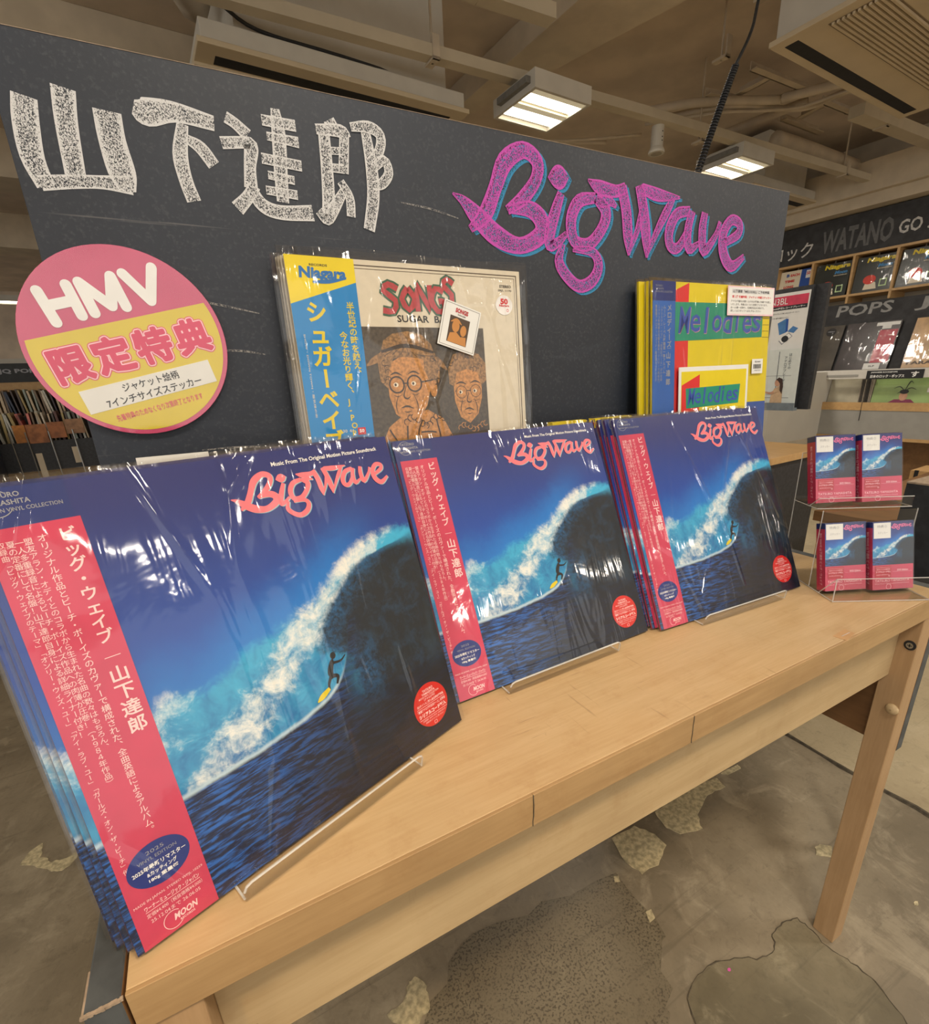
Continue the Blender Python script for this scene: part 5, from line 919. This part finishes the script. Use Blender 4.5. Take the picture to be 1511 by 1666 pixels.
# ------------------------------------------------------------------ ceiling equipment (shop coordinates)
LAMP = bpy.data.materials.new('lamp_glow'); LAMP.use_nodes = True; nt = LAMP.node_tree; pb = nt.nodes['Principled BSDF']; pb.inputs['Emission Color'].default_value = (1, .90, .70, 1); pb.inputs['Emission Strength'].default_value = 9; pb.inputs['Base Color'].default_value = (.8, .8, .8, 1)
FNM = ['over the blackboard, nearest the centre', 'over the blackboard, at its right end', 'overhead behind the viewer, far left', 'overhead behind the viewer, left', 'overhead behind the viewer, middle', 'overhead behind the viewer, right', 'furthest behind the viewer, far left', 'furthest behind the viewer, left', 'furthest behind the viewer, middle', 'furthest behind the viewer, right', 'deep in the shop at the left']
protoF = None
for k, (x, y_) in enumerate(FIX):
    if protoF is None:
        r = empty('ceiling_light', '', 'light'); w2, d2 = .205, .19
        b = MB(); b.box(-w2, w2, -d2, d2, .02, .085); b.build('housing', WHITEP, r)
        b = MB(); t_ = .018; b.box(-w2, w2, -d2, -d2+t_, 0, .02); b.box(-w2, w2, d2-t_, d2, 0, .02); b.box(-w2, -w2+t_, -d2+t_, d2-t_, 0, .02); b.box(w2-t_, w2, -d2+t_, d2-t_, 0, .02); b.build('frame', WHITEP, r)
        REF = plain('lamp_reflector', rgb(226, 214, 180), .4, emit=.35)
        for yy in (-.075, .095): b = MB(); b.box(-w2+.02, w2-.02, yy-.052, yy+.045, .012, .019); b.build('glowing_tube_panel', LAMP, r)
        for yy in (-.150, .012): b = MB(); b.prism([(-w2+.02, yy-.022), (w2-.02, yy-.022), (w2-.02, yy+.024), (-w2+.02, yy+.024)], .004, .012); b.build('reflector_bar', REF, r)
        b = MB(); b.box(-w2-.03, -w2, -d2*.8, d2*.6, .03, .06); b.build('side_bracket', plain('bracket_grey', rgb(120, 118, 112), .6), r)
        protoF = r
    else: r = copy_tree(protoF)
    r.location = (x, y_, 1.80); r['label'] = 'square ceiling light with two glowing panels, ' + FNM[k]; r['group'] = 'ceiling lights'; room(r)
    
def trunk(name, label, pts, w_, h_, mat=CEILD, cat='conduit'):
    r = empty(name, label, cat); room(r)
    for (x0, y0, z0), (x1, y1, z1) in zip(pts, pts[1:]):
        d_ = Vector((x1-x0, y1-y0, z1-z0)); L_ = d_.length; M = Matrix.Translation((x0, y0, z0)) @ d_.to_track_quat('X', 'Z').to_matrix().to_4x4(); b = MB(M); b.box(0, L_, -w_/2, w_/2, 0, h_); b.build('channel', mat, r)
    return r
PALT = plain('trunking_paint', rgb(196, 184, 160), .55, var=.06, nscale=6)
tr_ = trunk('cable_trunking', 'long cream cable trunking carrying the lights across the ceiling', [(.2, 2.56, 1.885), (1.75, 2.46, 1.885), (3.17, 2.37, 1.885), (4.65, 2.30, 1.885), (6.0, 2.24, 1.885)], .065, .05, PALT, 'trunking')
trunk('cable_trunking', 'cream trunking box with a cut end at the top of the view', [(.6, 2.20, 2.0), (1.79, 2.17, 2.0), (2.195, 2.135, 2.0)], .08, .06, PALT, 'trunking')
trunk('cable_trunking', 'cream trunking box with open end left of the big air conditioner', [(4.647, 1.80, 1.95), (5.9, 1.73, 1.95)], .10, .07, PALT, 'trunking')
def rods(label, pts):
    for i, (x, y_, z0) in enumerate(pts):
        r = empty('hanger_rod', label[i], 'rod', (x, y_, z0), 'thin ceiling hanger rods'); room(r); b = MB(); b.tube([(0, 0, 0), (0, 0, 2.35-z0)], .006, 6); b.build('rod', CEILD, r); b = MB(); b.box(-.02, .02, -.045, .045, 0, .012); b.box(-.02, .02, -.045, -.035, 0, .10); b.build('clamp', CEILD, r)
rods(['hanger rod on the trunking right of the spotlight', 'hanger rod left of the coiled cable', 'hanger rod on the trunking at the far right', 'hanger rod right of the coiled cable', 'hanger rod holding the trunking above the left air conditioner', 'hanger rod by the right-hand trunking'],
     [(3.82, 2.42, 1.875), (3.36, 1.985, 2.05), (5.60, 2.26, 1.875), (3.07, 1.577, 2.05), (1.70, 2.47, 1.875), (5.0, 1.78, 1.94)])
def brace(label, p0, p1, w_=.05): 
    r = empty('ceiling_brace', label, 'brace', group='slanted ceiling braces'); room(r); d_ = Vector(p1)-Vector(p0); M = Matrix.Translation(p0) @ d_.to_track_quat('X', 'Z').to_matrix().to_4x4(); b = MB(M); b.box(0, d_.length, -w_/2, w_/2, 0, .006); b.box(0, d_.length, w_/2-.006, w_/2, 0, .05); b.build('angle_bar', CEILD, r)
for lb, a, c_ in [('long slanted brace left of the big air conditioner', (3.77, 2.037, 2.12), (4.50, 2.0, 2.12)), ('short brace crossing left of the air conditioner', (4.03, 2.296, 2.14), (4.015, 2.065, 2.14)), ('short brace above the right-hand light', (4.81, 2.278, 2.14), (4.744, 2.025, 2.14)),
   ('brace just above the right-hand ceiling light', (4.66, 2.307, 2.12), (5.19, 2.291, 2.12)), ('brace below the big air conditioner corner', (4.67, 2.025, 2.12), (5.14, 2.006, 2.12)), ('small brace crossed by the coiled cable', (3.79, 2.359, 2.12), (4.08, 2.315, 2.12))]: brace(lb, a, c_)
def pipe(label, pts, r0, mat=CEILD):
    r = empty('ceiling_pipe', label, 'pipe'); room(r); b = MB(); b.tube(cr(pts, 5), r0, 8); b.build('pipe', mat, r, smooth=True)
pipe('bundled pipe sagging across behind the coiled cable', [(3.53, 2.70, 2.1), (3.77, 2.43, 2.1), (4.24, 2.15, 2.1), (4.28, 2.08, 2.1), (4.44, 1.80, 2.1), (4.6, 1.4, 2.1)], .028)
pipe('second bundled pipe under the first near the coiled cable', [(3.70, 2.64, 2.08), (3.98, 2.32, 2.08), (4.49, 2.10, 2.08), (4.53, 1.82, 2.08), (4.7, 1.4, 2.08)], .020)
pipe('thin cable running along the bundled pipes', [(3.60, 2.72, 2.05), (3.9, 2.36, 2.04), (4.2, 2.2, 2.05), (4.42, 2.05, 2.06), (4.5, 1.8, 2.07)], .010)
pipe('straight diagonal pipe between the two ceiling lights', [(4.40, 2.66, 2.1), (4.43, 2.40, 2.1), (4.47, 2.05, 2.1)], .030)
pipe('insulated duct ending above the far trunking', [(4.69, 2.37, 2.03), (5.06, 2.34, 2.02), (5.9, 2.32, 2.01)], .055)
pipe('thin cable drooping beside the centre ceiling light', [(2.3, 3.4, 2.0), (2.7, 3.1, 1.93), (3.2, 2.95, 1.97), (3.6, 2.75, 2.0)], .010)
pipe('white round duct at the upper left', [(.70, 2.95, 2.08), (.55, 2.65, 2.1), (.62, 2.35, 2.12), (.9, 2.1, 2.15)], .075)
pipe('dark cable hanging at the upper left by the air conditioner', [(.55, 2.62, 1.99), (.72, 2.60, 1.93), (.9, 2.66, 1.90), (1.3, 2.68, 1.905), (2.0, 2.70, 1.90)], .008, BLK)
pipe('thin conduit behind the centre light', [(2.2, 3.6, 2.0), (3.0, 3.2, 2.0), (3.5, 3.0, 2.02)], .014)
def ac(label, x0, x1, y0, y1, z0, z1, box=None):
    r = empty('air_conditioner', label, 'air conditioner'); room(r)
    b = MB(); b.box(x0, x1, y0, y1, z0+.004, z1); b.build('casing', WHITEP, r, bevel=.004)
    CRM = plain('grille_cream', rgb(206, 190, 160), .5, var=.04, nscale=6)
    b = MB(); b.box(x0-.02, x1+.02, y0-.02, y1+.02, z0-.018, z0+.004); b.build('bottom_plate', CRM, r, bevel=.003)
    return r, CRM
def slot(r, x0, x1, y0, y1, z, mat=DARK): b = MB(); b.box(x0, x1, y0, y1, z-.0015, z+.0005); b.build('outlet_slot', mat, r)
r, CRM = ac('big ceiling air conditioner with slotted underside at the top right', 2.98, 4.44, .10, 1.44, 1.80, 2.12)
slot(r, 3.02, 4.40, 1.355, 1.415, 1.782); slot(r, 3.02, 4.40, .14, .20, 1.782)
for g, (y0, y1) in enumerate([(1.0, 1.23), (.45, .85)]):
    b = MB(); b.box(3.02, 4.40, y0, y1, 1.7795, 1.7815); gp = b.build('grille_recess', plain('grille_shadow', rgb(120, 104, 80), .6), r)
    n_ = int((y1-y0)/.020)
    for i in range(n_):
        yy = y0+.006+i*.020; b = MB(); b.box(3.02, 4.40, yy, yy+.010, 1.770, 1.7795); b.build('grille_slat', CRM, gp)
r, _ = ac('ceiling air conditioner with dark slot above the left of the blackboard', .64, 1.98, 2.62, 3.5, 1.79, 1.87)
b = MB(); b.box(.80, 1.90, 2.68, 3.3, 1.87, 2.30); b.build('duct_box', WHITEP, r); slot(r, .70, 1.92, 2.68, 2.75, 1.772); b = MB(); b.box(.62, 2.0, 2.76, 2.80, 1.760, 1.772); b.build('slot_lip', MC['grille_cream'], r)
r, _ = ac('ceiling air conditioner with dark slot behind the right end of the blackboard', 4.95, 6.0, 2.66, 3.5, 1.85, 1.93)
b = MB(); b.box(5.2, 5.9, 2.72, 3.3, 1.93, 2.30); b.build('duct_box', WHITEP, r); slot(r, 5.0, 5.95, 2.72, 2.79, 1.832)
# small cylindrical spotlight
sp = empty('spotlight', 'small white cylindrical spotlight hanging from the trunking', 'light', (3.36, 2.405, 1.735)); room(sp)
b = MB(); b.tube([(0, 0, .035), (0, 0, .15)], .040, 20); b.build('body', WHITEP, sp, smooth=False); b = MB(); b.tube([(0, 0, 0), (0, 0, .012), (0, 0, .035)], [.052, .052, .041], 24); b.build('rim', WHITEP, sp)
b = MB(); b.tube([(0, 0, -.002), (0, 0, .001)], .036, 20); b.build('lens', plain('lens_grey', rgb(150, 140, 120), .3), sp)
b = MB()
for z_ in (.06, .08, .11): b.box(-.004, .004, -.0415, -.038, z_, z_+.005)
b.build('vent_holes', DARK, sp)
# coiled black cord: straight drop from the ceiling, then a coil down behind the board
cc = empty('coiled_cord', 'black coiled cord hanging from the ceiling behind the blackboard', 'cord'); room(cc)
P0 = [Vector(v) for v in [(2.70, 1.30, 2.35), (2.53, 1.262, 1.77), (2.472, 1.243, 1.633), (2.391, 1.241, 1.507)]]
b = MB(); b.tube(cr(P0, 6), .006, 8); b.build('straight_cord', BLK, cc, smooth=True)
A_, B_, C_ = Vector((2.391, 1.241, 1.507)), Vector((2.28, 1.23, 1.312)), Vector((2.12, 1.20, 1.02)); pts = []; N_ = 620; turns = 44
for i in range(N_+1):
    t = i/N_; p_ = A_*(1-t)**2+2*B_*t*(1-t)+C_*t*t; a = turns*6.2832*t; pts.append(p_+Vector((.011*math.cos(a), .011*math.sin(a), 0)))
b = MB(); b.tube(pts, .0042, 5); b.build('coil', BLK, cc, smooth=True)
# distant glow of a further fixture at the right frame edge
# ------------------------------------------------------------------ finish: raise by table height, rotate the shop
bpy.context.view_layer.update()
R4 = Matrix.Rotation(RY, 4, 'Z'); UP = Matrix.Translation((0, 0, T)); rs_ = set(o.name for o in ROOM)
for o in list(bpy.data.objects):
    if o.parent is None and o.type in ('MESH', 'EMPTY'):
        M = o.matrix_basis.copy()
        o.matrix_world = (UP @ R4 @ M) if o.name in rs_ else (UP @ M)
bpy.context.view_layer.update()
